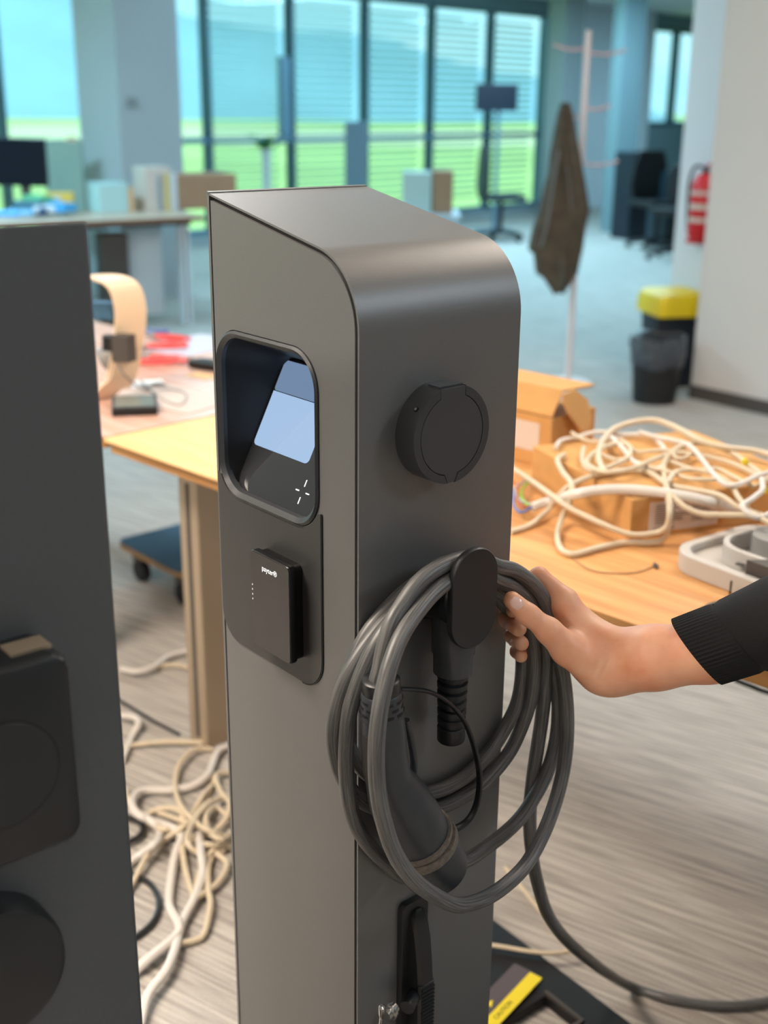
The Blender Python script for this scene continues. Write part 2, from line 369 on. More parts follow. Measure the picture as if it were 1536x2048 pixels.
# ------------------------------------------------------------------ outdoors
M['field'] = mat('green_field', lin(184, 206, 128), .9, noise=.2, nscale=.02)
M['field2'] = mat('pale_field', lin(214, 214, 170), .9, noise=.15, nscale=.02)
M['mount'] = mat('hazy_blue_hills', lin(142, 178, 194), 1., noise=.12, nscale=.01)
wfm = frame((0, 0, 0))
g = Geo(); g.box(wfm, -900, 900, -200, 1500, -6.2, -6); o = struct(g.obj('ground', M['field']))
g = Geo(); g.box(wfm, -900, 900, 240, 420, -5.99, -5.9); o = struct(g.obj('ground_pale', M['field2']))
hl = []; rnd = random.Random(2)
for j, (yy, hs) in enumerate(((620, 0), (760, 1), (900, .35))):
    row = []
    for i in range(61):
        x = -900+30*i
        h = (38-.2*x+5*math.sin(i*.45)+3*math.sin(i*1.3+1)+rnd.uniform(-1, 1))*hs-6
        row.append((x, yy, h))
    hl.append(row)
V, F = loft(hl, False, False, False); o = struct(obj('ground_hills', V, F, M['mount'], smooth=True, recalc=False))

# ------------------------------------------------------------------ main charging pedestal
def profile(inset=0., n=14, slope=.195, z0=1.218, R=.0766):
    r = R-inset; pts = [(inset, 0.), (inset, z0)]
    th = math.atan(slope); a1 = math.pi/2-th
    for k in range(1, n+1):
        a = a1*k/n; pts.append((R-r*math.cos(a), z0+r*math.sin(a)))
    x, z = pts[-1]; xe = WA-inset; pts.append((xe, z+(xe-x)*slope)); pts.append((xe, 0.)); return pts
ped = thing('charging_pedestal', (P0[0]+.05, P0[1]+.2, 0), 'tall dark grey metal charging post with recessed screen and rounded sloping top', 'charging station')
def pedestal_shell(T, fa, wb, hole=None):
    pr = profile(.0045)
    V, F = plate(pr, [], lambda x, y, d: fa(x, y, d), -.008, -(wb-.008))
    if hole is None: obj('inner_core', V, F, M['blackgap'], T)
    else:
        # core with the screen niche left free
        V, F = plate(pr, [hole], lambda x, y, d: fa(x, y, d), -.004, -.10); obj('inner_core', V, F, M['blackgap'], T)
        V, F = plate(pr, [], lambda x, y, d: fa(x, y, d), -.105, -(wb-.004)); obj('inner_core', V, F, M['blackgap'], T)
    outer = profile(0.)[:-1]; inner = profile(.0022)[:-1]
    strip = outer+inner[::-1]
    V, F = plate(strip, [], lambda x, y, d: fa(x, y, d), 0, -wb); obj('wrap_cover', V, F, M['ano'], T, smooth=True)
    side = profile(.0066)
    V, F = plate(side, [hole] if hole else [], lambda x, y, d: fa(x, y, d), -.0002, -.0035); obj('side_panel', V, F, M['ano'], T)
    V, F = plate(side, [], lambda x, y, d: fa(x, y, d), -(wb-.0035), -(wb-.0002)); obj('side_panel', V, F, M['ano'], T)
    Geo().add([fa(WA-.004, 0, 0), fa(WA, 0, 0), fa(WA, 1.333, 0), fa(WA-.004, 1.332, 0)]+[fa(WA-.004, 0, -wb), fa(WA, 0, -wb), fa(WA, 1.333, -wb), fa(WA-.004, 1.332, -wb)], [(0, 1, 2, 3), (7, 6, 5, 4), (0, 4, 5, 1), (1, 5, 6, 2), (2, 6, 7, 3), (3, 7, 4, 0)]).obj('back_panel', M['ano'], T)
U0, U1, Z0, Z1 = .0640, .2530, 1.0025, 1.1925
hole = rrect(U0, U1, Z0, Z1, .042, 10)
pedestal_shell(ped, FA, WB, hole)
# niche: rim, tub, glass
rim_o = rrect(U0+.0008, U1-.0008, Z0+.0008, Z1-.0008, .041, 10)
rim_m = rrect(U0+.0035, U1-.0035, Z0+.0035, Z1-.0035, .039, 10)
rim_i = rrect(U0+.0085, U1-.0085, Z0+.0085, Z1-.0085, .034, 10)
L = [[FA(x, y, -.006) for x, y in rim_o], [FA(x, y, .0012) for x, y in rim_o], [FA(x, y, .0030) for x, y in rim_m], [FA(x, y, -.001) for x, y in rim_i], [FA(x, y, -.008) for x, y in rim_i]]
V, F = loft(L, False, False); obj('screen_bezel', V, F, M['satin'], ped, smooth=True)
GP = lambda x, t, e=0.: P0+A_*x+np.array([0, 0, 1.010+t*.889])+B_*(.010+t*.458-e)     # tilted glass plane
glass_o = rrect(.0735, .238, -.002, .158, .020, 10)
tub = [[FA(x, y, -.006) for x, y in rim_i], [GP(x, t, -.001) for x, t in glass_o]]
V, F = loft(tub, False, False); obj('screen_recess', V, F, mat('recess_black', lin(24, 25, 27), .5), ped, smooth=True)
V, F = plate(glass_o, [], lambda x, y, d: GP(x, y, d), -.003, 0); obj('screen_glass', V, F, M['glassblk'], ped)
V, F = plate(rrect(.074, .2355, .118, .154, .004, 4), [], lambda x, y, d: GP(x, y, d), 0, .0004); obj('display_reflection', V, F, M['scrreflect'], ped, label='ceiling reflection on the screen glass, put in as a dim blue glowing band')
V, F = plate(rrect(.131, .2355, .0525, .117, .006, 6, (1, 1, 0, 0)), [], lambda x, y, d: GP(x, y, d), 0, .0005); dc = obj('display_card', V, F, M['scrcard'], ped, label='pale blue lit area of the display')
cx, ct = .1225, .0232
for (dx0, dx1, dt0, dt1) in ((-.0006, .0006, .006, .0135), (-.0006, .0006, -.0135, -.006), (.006, .0120, -.0006, .0006), (-.0120, -.006, -.0006, .0006)):
    V, F = plate([(cx+dx0, ct+dt0), (cx+dx1, ct+dt0), (cx+dx1, ct+dt1), (cx+dx0, ct+dt1)], [], lambda x, y, d: GP(x, y, d), 0, .0005)
    obj('cross_mark', V, F, M['scrwhite'], ped)
# dark lower panel beneath the niche
lp = rrect(.0638, .2545, .8240, 1.0265, .036, 10, (1, 1, 0, 0))
V, F = plate(lp, [rrect(U0-.0006, U1+.0006, Z0-.0006, Z1, .042, 10)] if False else [], lambda x, y, d: FA(x, y, d), -.0001, .0007)
def clip_panel():
    # outline of the panel: up the sides, following the bezel's lower curve across
    low = [p for p in rrect(U0-.0012, U1+.0012, Z0-.0016, Z1, .043, 10) if p[1] < 1.0265]
    bl = [p for p in low if p[0] < .16]; br = [p for p in low if p[0] >= .16]
    low = sorted(bl, key=lambda p: -p[1])+sorted(br, key=lambda p: p[1])
    o = [p for p in rrect(.0612, .2560, .8240, 1.0265, .036, 10, (1, 1, 0, 0))]
    # o: bottom-left arc, bottom-right arc, top right, top left
    o = o[:-1]+low[::-1]+[o[-1]]
    return o
V, F = plate(clip_panel(), [], lambda x, y, d: FA(x, y, d), -.0003, .0014); obj('terminal_panel', V, F, M['dkpanel'], ped, label='darker lower panel around the card reader')
ln = [(.0590, .860), (.0590, 1.0262), (.0613, 1.0262), (.0613, .860)]
lnp = rrect(.0596, .12, .8222, 1.0262, .037, 10, (1, 0, 0, 0))
V, F = plate([(.0596, 1.0262)]+lnp[:11]+[(.10, .8240)]+[p for p in rrect(.0612, .12, .8240, 1.0262, .036, 10, (1, 0, 0, 0))[:11]][::-1]+[(.0612, 1.0262)], [], lambda x, y, d: FA(x, y, d), -.0003, .0010); obj('panel_joint', V, F, M['blackgap'], ped)
# card reader
rd = rrect(.092, .166, .850, .963, .006, 5)
V, F = plate(rrect(.094, .164, .852, .961, .006, 5), [], lambda x, y, d: FA(x, y, d), .0012, .0105); rdr = obj('card_reader', V, F, M['readerbk'], ped, label='small black contactless card reader with white print')
L = [[FA(x, y, d) for x, y in rrect(.092+i, .166-i, .850+i, .963-i, .006, 5)] for i, d in ((.0003, .0108), (0, .0118), (0, .0182), (.0008, .0194))]
V, F = loft(L); obj('reader_front', V, F, M['readerbk'], rdr, smooth=True)
V, F = plate(rrect(.0933, .1647, .8513, .9617, .005, 5), [], lambda x, y, d: FA(x, y, d), .0193, .0197); obj('reader_glass', V, F, M['reader'], rdr)
def text(name, s, size, o, ux, uy, m, parent, ext=.0001, bold=0.):
    cu = bpy.data.curves.new(name, 'FONT'); cu.body = s; cu.size = size; cu.extrude = ext; cu.offset = bold; cu.align_x = 'CENTER'; cu.align_y = 'CENTER'
    t = bpy.data.objects.new(name, cu); C.objects.link(t); me = bpy.data.meshes.new_from_object(t)
    bpy.data.objects.remove(t)
    ux = np.array(ux); uy = np.array(uy); n = np.cross(ux, uy)
    V = [np.array(o)+ux*v.co.x+uy*v.co.y+n*v.co.z for v in me.vertices]; F = [list(p.vertices) for p in me.polygons]
    return obj(name, V, F, m, parent, recalc=False)
UP = np.array([0, 0, 1.])
text('reader_print', 'payter\u00ae', .0085, FA(.129, .9475, .0199), -A_, UP, M['scrwhite'], rdr)
for k, z in enumerate((.9222, .9165, .9108, .9052)):
    V, F = plate(rrect(.1622, .1632, z-.0009, z+.0009, .0003, 2), [], lambda x, y, d: FA(x, y, d), .0197, .0199); obj('status_dot', V, F, M['scrwhite'], rdr)

# socket with flap on the front face
sc_, sz, sr = .0950, 1.1135, .0500
def sock_outline(r, flat=.0485):
    pts = []
    for k in range(72):
        a = math.radians(90+360*k/72); x = sc_+r*math.cos(a); y = sz+r*math.sin(a)
        y = min(y, sz+flat); pts.append((x, y))
    return pts
so_ = sock_outline(sr)
lid_r = .0408
lid = [(sc_-.0160, sz+.0472), (sc_-.0160, sz+.0372)]
for k in range(1, 30):
    a = math.radians(113+ (254-113)*k/30); lid.append((sc_+lid_r*math.cos(a), sz+lid_r*math.sin(a)))
lid += [(sc_-.0085, sz-.0400), (sc_-.0045, sz-.0492), (sc_+.0045, sz-.0492), (sc_+.0085, sz-.0400)]
for k in range(1, 30):
    a = math.radians(-74+(67+74)*k/30); lid.append((sc_+lid_r*math.cos(a), sz+lid_r*math.sin(a)))
lid += [(sc_+.0160, sz+.0372), (sc_+.0160, sz+.0472)]
def grow(poly, e):
    c = np.array([sc_, sz]); o = []
    n = len(poly)
    for i in range(n):
        p0 = np.array(poly[i-1]); p1 = np.array(poly[i]); p2 = np.array(poly[(i+1) % n])
        t = p2-p0; t /= np.linalg.norm(t)+1e-9; nn = np.array([t[1], -t[0]])
        if np.dot(nn, p1-c) < 0: nn = -nn
        o.append(tuple(p1+nn*e))
    return o
V, F = plate(so_, [], lambda x, y, d: FB(x, y, d), 0, .0235); obj('socket_housing', V, F, M['satin'], ped, smooth=True)
# ring in front of housing, leaving the lid's shape open: left and right halves
def half(sign):
    o = []
    for k in range(0, 37):
        a = math.radians(90+sign*(19+ (180-19-5)*k/36)); x = sc_+sr*math.cos(a); y = min(sz+sr*math.sin(a), sz+.0485); o.append((x, y))
    lg = [p for p in grow(lid, .0009) if (p[0]-sc_)*(-sign) > .003]
    lg = sorted(lg, key=lambda p: p[1])
    if True:
        # keep the natural order along the lid's side
        idx = [p for p in grow(lid, .0009)]
        lg = [p for p in (idx if sign > 0 else idx[::-1]) if (p[0]-sc_)*(-sign) > .002]
    return o+lg[::-1]
for sgn in (1, -1):
    V, F = plate(half(sgn), [], lambda x, y, d: FB(x, y, d), .0232, .0283); obj('socket_ring', V, F, M['satin'], ped)
V, F = plate(lid, [], lambda x, y, d: FB(x, y, d), .0236, .0281); fl = obj('socket_flap', V, F, M['satin2'], ped)
Geo().box(lambda x, y, z: FB(x, z, y), sc_-.0152, sc_+.0152, .008, .0245, sz+.0476, sz+.0492).obj('hinge_leaf', M['satin'], fl)
q = FB(sc_-.0405, sz+.0300, .0195); dn = np.array([-.80*B_[0], -.80*B_[1], .6])
gs = Geo(); gs.tube([q-dn*.003, q+dn*.0006], [.0028, .0028], 14); gs.obj('hinge_screw', M['blackgap'], ped)
gs = Geo(); gs.tube([q-dn*.003, q+dn*.0009], [.0017, .0017], 12); gs.obj('screw_head', M['steel'], ped)

# cable hook: elbow outlet, strain relief, oval front plate
hu, hz = .1010, .9476
el = Geo()
el.loft([[FB(x, y, d) for x, y in circ(hu-.006, .938, r, 40)] for r, d in ((.030, 0), (.030, .004), (.026, .008), (.0235, .030), (.0235, .050), (.020, .0565))])
el.obj('hook_neck', M['hook'], ped, smooth=True)
ax0 = FB(hu, .952, .033)
dwn = lambda z, d=.033: FB(hu, z, d)
g = Geo(); g.tube([dwn(z) for z in (.930, .925, .880, .8795, .8555, .8545)], [.0235, .0240, .0235, .0215, .0210, .0195], 32); g.obj('outlet_collar', M['satin'], ped, smooth=True)
pts = []; rs = []
z = .8545
for k in range(6):
    for dz, r in ((0, .0150), (.0005, .0168-.0003*k), (.0062, .0165-.0003*k), (.0068, .0128), (.0102, .0128)):
        pts.append(dwn(z-dz)); rs.append(r)
    z -= .0105
for dz, r in ((0, .0142), (.001, .0152), (.0165, .0150), (.018, .0138)): pts.append(dwn(z-dz)); rs.append(r)
g = Geo(); g.tube(pts, rs, 32); g.obj('strain_relief', M['hook'], ped, smooth=True)
prf = rrect(hu-.0315, hu+.0315, .8935, 1.0020, .0315, 14)
def sc_pl(e): return [(hu+(x-hu)*(1-e/.0315), hz+(y-hz)*(1-e/.054)) for x, y in prf]
L = [[FB(x, y, d) for x, y in sc_pl(e)] for e, d in ((.003, .0535), (.0004, .055), (0, .057), (0, .0610), (.0009, .0624))]
V, F = loft(L); obj('hook_plate', V, F, M['hook'], ped, smooth=True)

# swing handle lock low on the front face
lk = Geo(); lu = .0780
L = [[FB(x, y, d) for x, y in rrect(lu-.0205+i, lu+.0205-i, .330, .5645-i, .008, 5)] for i, d in ((0, 0), (0, .004), (.0015, .0075))]
V, F = loft(L); lko = obj('lock_plate', V, F, M['blkplastic'], ped, smooth=True)
L = []
for z, w_, d in ((.553, .004, .010), (.550, .0085, .013), (.542, .0112, .0165), (.52, .0118, .022), (.49, .0115, .026), (.462, .0112, .0285), (.4615, .0122, .0295), (.40, .0120, .0300), (.355, .0115, .028), (.345, .008, .024)):
    L.append([FB(lu+.002+x, z, y) for x, y in ((-w_, .006), (-w_, d-.004), (-w_*.72, d), (w_*.72, d), (w_, d-.004), (w_, .006))])
V, F = loft(L); obj('swing_handle', V, F, M['plugdk'], lko, smooth=True)
g = Geo()
for k in range(13): g.box(lambda x, y, z: FB(x, z, y), lu-.0075, lu+.0115, .029, .0310, .4545-.0052*k, .4570-.0052*k)
g.obj('handle_grip_ribs', M['plugdk'], lko, kind='stuff')
kq = Bp(790, 2030, .040)
g = Geo(); g.tube([FB(.070, .4455, .018), FB(.0480, .4455, .030)], [.0085, .0085], 20); g.obj('lock_barrel', M['plugdk'], lko, smooth=True)
kc = Bp(778, 2026, .042)
kax = (-B_*.9-A_*.3); kax /= np.linalg.norm(kax)
key = Geo(); key.tube([kc-kax*.010, kc-kax*.004, kc-kax*.004, kc-kax*.001, kc-kax*.001, kc+kax*.003, kc+kax*.003, kc+kax*.006], [.0075, .0075, .0098, .0098, .0085, .0085, .0055, .0055], 18)
key.obj('key_cylinder', M['steel'], lko, smooth=True)
k2 = Bp(763, 2022, .050)
kk = Geo(); kk.tube([k2+UP*.008, k2+UP*.006, k2-UP*.004, k2-UP*.008], [.003, .0055, .0055, .004], 12, squash=(.6, 1)); kk.tube([k2+UP*-.006, k2-UP*.030+A_*.003], [.0028, .0022], 10, squash=(.5, 1)); kk.obj('key', M['steel'], lko, smooth=True)

# ------------------------------------------------------------------ charging cable with plug
cab = thing('charging_cable', Bp(880, 1810, .06), 'thick dusty black charging cable coiled over the hook, plug hanging inside the loops', 'cable')
R = .0083
path = [(300, 800, .062), (312, 740, .062), (325, 690, .062), (350, 560, .060), (390, 440, .057), (450, 340, .053), (530, 230, .049), (620, 160, .046), (740, 108, .043), (850, 95, .041),
        (950, 140, .041), (1050, 165, .041), (1150, 240, .042), (1212, 330, .044), (1240, 420, .046), (1262, 520, .048), (1292, 640, .052),
        (1322, 800, .056), (1333, 1000, .060), (1318, 1200, .066), (1272, 1400, .074), (1200, 1590, .084), (1110, 1750, .094), (1000, 1860, .104), (880, 1935, .112), (740, 1968, .116), (600, 1905, .117), (485, 1810, .117), (400, 1680, .115), (345, 1520, .112), (312, 1350, .108), (303, 1150, .103), (318, 950, .098), (352, 770, .090), (395, 620, .081), (448, 500, .073), (522, 390, .064), (612, 285, .056), (715, 210, .050),
        (850, 165, .044), (950, 215, .040), (1050, 255, .036), (1128, 330, .034), (1180, 420, .034), (1222, 530, .036), (1255, 660, .038), (1284, 850, .040), (1276, 1050, .040), (1232, 1230, .040), (1150, 1395, .038), (1050, 1530, .034), (900, 1655, .028), (770, 1735, .021), (600, 1790, .016), (450, 1815, .014), (335, 1720, .016), (245, 1620, .022), (182, 1500, .027), (150, 1350, .031), (140, 1150, .034), (155, 950, .036), (203, 780, .038), (272, 620, .038), (345, 500, .037), (430, 400, .035), (540, 295, .034), (650, 220, .032), (750, 175, .029),
        (850, 190, .026), (950, 270, .024), (1055, 330, .027), (1120, 430, .031), (1148, 560, .032), (1154, 700, .031), (1134, 860, .026), (1085, 1010, .017), (1010, 1160, .014), (880, 1310, .0105), (750, 1395, .010), (620, 1450, .010), (420, 1470, .010), (270, 1430, .010), (185, 1370, .012), (110, 1250, .016), (78, 1120, .019), (74, 1010, .021), (98, 880, .023), (150, 735, .024), (230, 600, .023), (330, 470, .021), (430, 370, .019), (540, 270, .017), (650, 200, .014), (750, 170, .012),
        (850, 210, .012), (945, 290, .014), (1035, 400, .018), (1082, 520, .020), (1092, 680, .019), (1068, 860, .014), (1000, 1010, .0095), (900, 1160, .009), (760, 1290, .0088), (600, 1360, .0088), (420, 1360, .0088), (270, 1270, .0088), (190, 1180, .0090), (130, 1050, .0095), (118, 900, .010), (150, 740, .010), (225, 560, .010), (320, 420, .010), (430, 305, .012), (530, 225, .022), (640, 140, .030), (750, 120, .028),
        (850, 130, .026), (950, 190, .026), (1060, 260, .027), (1140, 350, .030), (1190, 450, .034), (1218, 600, .036), (1212, 800, .033), (1190, 1000, .027), (1152, 1250, .025), (1132, 1450, .022)]
cp = [Kp(*p) for p in path]
tail = [ony(1062, 1690, 1.25), ony(1075, 1765, 1.28), ony(1102, 1840, 1.33), ony(1160, 1905, 1.42), onz(1250, 1968, .03), onz(1340, 1998, .009), onz(1440, 2012, .009), onz(1536, 2004, .009), onz(1640, 1975, .009), onz(1760, 1930, .009)]
V, F = tube(spline(cp+tail, 7), R, 14); cbo = obj('cable', V, F, M['cable'], cab, smooth=True, recalc=False)
at = cbo.data.attributes.new('along', 'FLOAT_VECTOR', 'POINT'); nn_ = len(V)//14; sp_ = spline(cp+tail, 7); ln_ = [0.]
for i in range(1, nn_): ln_.append(ln_[-1]+float(np.linalg.norm(sp_[i]-sp_[i-1])))
at.data.foreach_set('vector', np.array([(ln_[i]*6, math.cos(2*math.pi*k/14)*2.2, math.sin(2*math.pi*k/14)*2.2) for i in range(nn_) for k in range(14)]).ravel())
# plug: handle, vents, grip, cap
ko = .062
ax = [Bp(762, 1356, ko), Bp(763, 1385, ko), Bp(764, 1430, ko), Bp(767, 1470, ko), Bp(770, 1515, ko), Bp(777, 1556, ko), Bp(797, 1598, ko), Bp(818, 1638, ko), Bp(838, 1674, ko), Bp(848, 1692, ko), Bp(876, 1744, ko), Bp(884, 1760, ko)]
hp = spline(ax[2:9], 6)
hr = np.interp(np.linspace(0, 6, len(hp)), [0, 1, 2, 3, 4, 5, 6], [.0215, .0228, .0228, .0238, .0312, .0340, .0345])
V, F = tube(hp, list(hr), 32); obj('plug_handle', V, F, M['plug'], cab, smooth=True)
V, F = tube([ax[0]+(ax[1]-ax[0])*t for t in (-.05, 0, .1, .9, 1.0)], [.0100, .0170, .0188, .0192, .0185], 28); obj('cable_nut', V, F, M['blkplastic'], cab, smooth=True)
d = ax[2]-ax[1]; V, F = tube([ax[1]+d*t for t in (-.08, 0, .98, 1.05)], [.0185, .0202, .0218, .021], 28); vc = obj('vent_collar', V, F, M['plug'], cab, smooth=True)
dn = d/np.linalg.norm(d); sx = np.cross(dn, UP) if abs(dn[2]) < .9 else np.cross(dn, A_); sx /= np.linalg.norm(sx); sy = np.cross(dn, sx)
for row in range(3):
    for k in range(10):
        a0 = 2*math.pi*(k+.5*(row % 2))/10; rr = .0204+.0005*row
        loops = []
        for t in (.16+.27*row, .27+.27*row):
            loops.append([ax[1]+d*t+(sx*math.cos(a)+sy*math.sin(a))*r for a, r in ((a0-.2, rr+.0003), (a0, rr+.0007), (a0+.2, rr+.0003), (a0+.2, rr-.002), (a0-.2, rr-.002))])
        V, F = loft(loops); obj('vent_slot', V, F, M['blackgap'], vc)
# textured grip on the left flank of the handle
gp = []
for i in range(9):
    t = i/8; c = hp[int(4+t*15)]; rr = hr[int(4+t*15)]+.0004
    wd = .55*math.sin(math.pi*(.12+.82*t))**.7
    tdir = hp[int(4+t*15)+1]-c; tdir /= np.linalg.norm(tdir)
    bx = -B_-tdir*np.dot(-B_, tdir); bx /= np.linalg.norm(bx); by = np.cross(tdir, bx)
    gp.append([c+rr*(bx*math.cos(a)+by*math.sin(a)) for a in np.linspace(-wd-.1, wd-.1, 7)]+[c+(rr-.003)*(bx*math.cos(a)+by*math.sin(a)) for a in np.linspace(wd-.1, -wd-.1, 7)])
V, F = loft(gp); obj('grip_pad', V, F, mat('knurled_grip', lin(52, 48, 47), .6, bump=1., bscale=1500), cab, smooth=True, label='finely knurled brownish grip pad')
# release lever along the right flank
lv = [Bp(812, 1440, ko-.004), Bp(822, 1480, ko-.004), Bp(828, 1530, ko-.004), Bp(824, 1570, ko-.004), Bp(822, 1592, ko-.004), Bp(840, 1602, ko-.004), Bp(862, 1612, ko-.004)]
V, F = tube(spline(lv, 5), .0042, 10, squash=(1, .9)); obj('release_lever', V, F, M['plug'], cab, smooth=True)
hd = ax[9]-ax[8]; hd = ax[10]-ax[8]; hd /= np.linalg.norm(hd); c0 = ax[8]
bands = [(-.006, .0340), (-.0055, .0372), (-.001, .0375), (.001, .0355), (.003, .0355), (.0035, .0392), (.0115, .0396), (.0125, .0378)]
V, F = tube([c0+hd*t for t, _ in bands], [r for _, r in bands], 44); obj('cap_ring', V, F, M['dusty'], cab, smooth=True, label='dust-worn ring around the cap')
bands = [(.012, .0358), (.013, .0366), (.028, .0366), (.052, .0362), (.0565, .0354), (.058, .0335)]
V, F = tube([c0+hd*t for t, _ in bands], [r for _, r in bands], 44); obj('dust_cap', V, F, M['plug'], cab, smooth=True)
# tether strap
ts = [Bp(800, 1378, ko), Bp(830, 1379, ko), Bp(865, 1386, ko), Bp(900, 1408, ko), Bp(930, 1445, ko), Bp(950, 1500, ko), Bp(959, 1555, ko), Bp(954, 1605, ko), Bp(938, 1638, ko), Bp(914, 1656, ko), Bp(888, 1660, ko)]
tp = spline(ts, 6); V, F = tube(tp, list(np.interp(range(len(tp)), [0, len(tp)*.8, len(tp)-1], [.0026, .0034, .0044])), 10, squash=(1.3, .8)); obj('cap_tether', V, F, M['plugdk'], cab, smooth=True)
q = [Bp(926, 1742, ko), Bp(918, 1765, ko), Bp(900, 1778, ko), Bp(880, 1786, ko+.01), Bp(868, 1792, ko+.02)]

# ------------------------------------------------------------------ second charging post in the left foreground
q0 = ony(211, 900, .90); PB = np.array([q0[0], q0[1], 0])
FQ = lambda u, z, d=0.: PB-B_*u-A_*d+np.array([0, 0, z])
p2 = thing('charging_pedestal', (PB[0]-.1, PB[1]+.1, 0), 'blurred dark grey charging post cut off at the left edge, nearest the camera', 'charging station')
zt = ony(177, 442, .90)[2]
L = [[FQ(x, z+(y*.25 if z else 0), y) for x, y in rrect(0, .34, -.24, 0, .006, 5)] for z in (0, zt)]
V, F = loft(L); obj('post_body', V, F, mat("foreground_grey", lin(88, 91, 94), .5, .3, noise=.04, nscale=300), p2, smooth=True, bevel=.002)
def P2(x, y, off=0.): 
    p = onpl(x, y, PB-A_*off, A_)-PB; return (float(-np.dot(p, B_)), float(p[2]))
# holster-like socket block with round lid
a1 = P2(120, 1300, .03); a2 = P2(150, 1600, .03)
uR = a1[0]; zT = P2(90, 1292, .03)[1]; zB = P2(60, 1690, .03)[1]
L = [[FQ(x, z, d) for x, z in rrect(uR+i, uR+.118-i, zB+i, zT-i, .016, 8)] for i, d in ((0, 0), (0, .040), (.002, .046), (.005, .048))]
V, F = loft(L); blk = obj('socket_block', V, F, M['blkplastic'], p2, smooth=True, label='rounded black socket block')
cc = (uR+.060, (zT+zB)/2-.004)
V, F = plate(circ(cc[0], cc[1], .0445), [circ(cc[0], cc[1], .0430)], lambda x, y, d: FQ(x, y, d), .0475, .0484); obj('lid_groove', V, F, M['blackgap'], blk)
V, F = plate(circ(cc[0], cc[1], .0430), [], lambda x, y, d: FQ(x, y, d), .0470, .0490); obj('round_lid', V, F, M['blkplastic'], blk, smooth=True, bevel=.0006)
Geo().box(lambda x, y, z: FQ(x, z, y), uR+.008, uR+.040, .012, .034, zT-.001, zT+.0022).obj('hinge_strip', M['legbeige'], blk, label='warm metal hinge strip')
e1 = P2(135, 1900, .03); zc = P2(60, 1930, .03)[1]
L = [[FQ(x, z, d) for x, z in circ(e1[0]+.062, zc, r, 56)] for r, d in ((.062, 0), (.062, .024), (.0595, .031), (.055, .033))]
V, F = loft(L); obj('round_socket', V, F, M['blkplastic'], p2, smooth=True, label='round black socket cover')

# ------------------------------------------------------------------ oak desk row
DO = np.array([-.61, 2.53, 0]); dx = np.array([.71, -.704, 0]); dx /= np.linalg.norm(dx); dy = np.array([-dx[1], dx[0], 0])
DF = lambda x, y, z: DO+dx*x+dy*y+np.array([0, 0, float(z)])
def drel(p): r = np.array(p)-DO; return float(np.dot(r, dx)), float(np.dot(r, dy))
def rdesk(x0, x1, y0, y1, z0, z1, fr, r=.02): return loft([[fr(x, y, z) for x, y in rrect(x0, x1, y0, y1, r, 4)] for z in (z0, z1)])
def desk(name, fr, L_, D_, label, top, edge, legs, th=.025, leg=M['legbeige']):
    o = fr(0, 0, 0); t = thing(name, fr(L_/2, D_/2, 0), label, 'desk', 'work desks')
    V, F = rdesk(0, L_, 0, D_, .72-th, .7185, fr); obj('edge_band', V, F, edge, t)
    V, F = rdesk(.0006, L_-.0006, .0006, D_-.0006, .7185, .72, fr); obj('desktop', V, F, top, t)
    Geo().box(fr, legs[0], legs[1], .10, .13, .66, .694).box(fr, legs[0], legs[1], D_-.13, D_-.10, .66, .694).obj('crossbar', M['black'], t)
    for lx in legs:
        for ly in (.12, D_-.12):
            lg = Geo().box(fr, lx-.034, lx+.034, ly-.034, ly+.034, .0, .695).obj('leg', leg, t, bevel=.004)
            Geo().box(fr, lx-.006, lx+.006, ly-.0355, ly-.033, .02, .64).obj('leg_groove', M['base'], lg)
            Geo().box(fr, lx-.045, lx+.045, ly-.045, ly+.045, .66, .6955).obj('leg_bracket', M['black'], lg)
    return t
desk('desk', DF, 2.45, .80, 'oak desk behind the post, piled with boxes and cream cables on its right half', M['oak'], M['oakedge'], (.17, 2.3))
DF2 = lambda x, y, z: DF(x-1.64, y, z)
desk('desk', DF2, 1.62, .80, 'rosy-looking wooden desk at left, pinkish reflection put into its colour, holding the cream reader stand and red pliers', M['pinkreflect'], M['oakedge'], (.2, 1.22))
# pale board lying on the left end of the oak desk
g = Geo(); V, F = rdesk(-.002, .60, -.012, .5, .7205, .7235, DF, .012); tag(obj('desk_mat', V, F, M['paleoak']), 'pale wooden board on the left end of the oak desk', 'board')

# cardboard boxes
def cbox(fr, L_, D_, H, label, z, group='cardboard boxes on the oak desk', m=None):
    t = thing('cardboard_box', fr(L_/2, D_/2, z), label, 'box', group)
    Geo().box(fr, 0, L_, 0, D_, z, z+H).obj('box_body', m or M['card'], t, bevel=.002)
    return t
bo = onz(1258, 1078, .722); fl_ = frame(bo, ux=dx*.985+dy*.17, uy=dy*.985-dx*.17)
r0 = onz(1062, 960, .722); pass
v1 = r0-bo; v1[2] = 0; lw = np.linalg.norm(v1); v1 /= lw
r1 = onz(1510, 985, .722)-bo; r1[2] = 0; v2 = np.array([v1[1], -v1[0], 0]); ll = abs(float(np.dot(r1, v2)))
if np.dot(r1, v2) < 0: v2 = -v2
FB2 = lambda x, y, z: bo*np.array([1, 1, 0])+v2*x+v1*y+np.array([0, 0, float(z)])
t = cbox(FB2, ll, lw, .072, 'flat cardboard box with a printed white label under the cable pile', .7202)
Geo().box(FB2, ll*.10, ll*.48, -.0012, 0, .729, .783).obj('shipping_label', M['label'], t)
rr = random.Random(5); g = Geo()
for k in range(9):
    z = .777-.0042*k; g.box(FB2, ll*.13, ll*(.13+rr.uniform(.1, .2)), -.0016, -.0012, z-.0012, z)
    g.box(FB2, ll*.33, ll*(.33+rr.uniform(.05, .13)), -.0016, -.0012, z-.001, z)
for k in range(12): x = ll*.13+k*.0035; g.box(FB2, x, x+rr.choice((.001, .002)), -.0016, -.0012, .731, .7365)
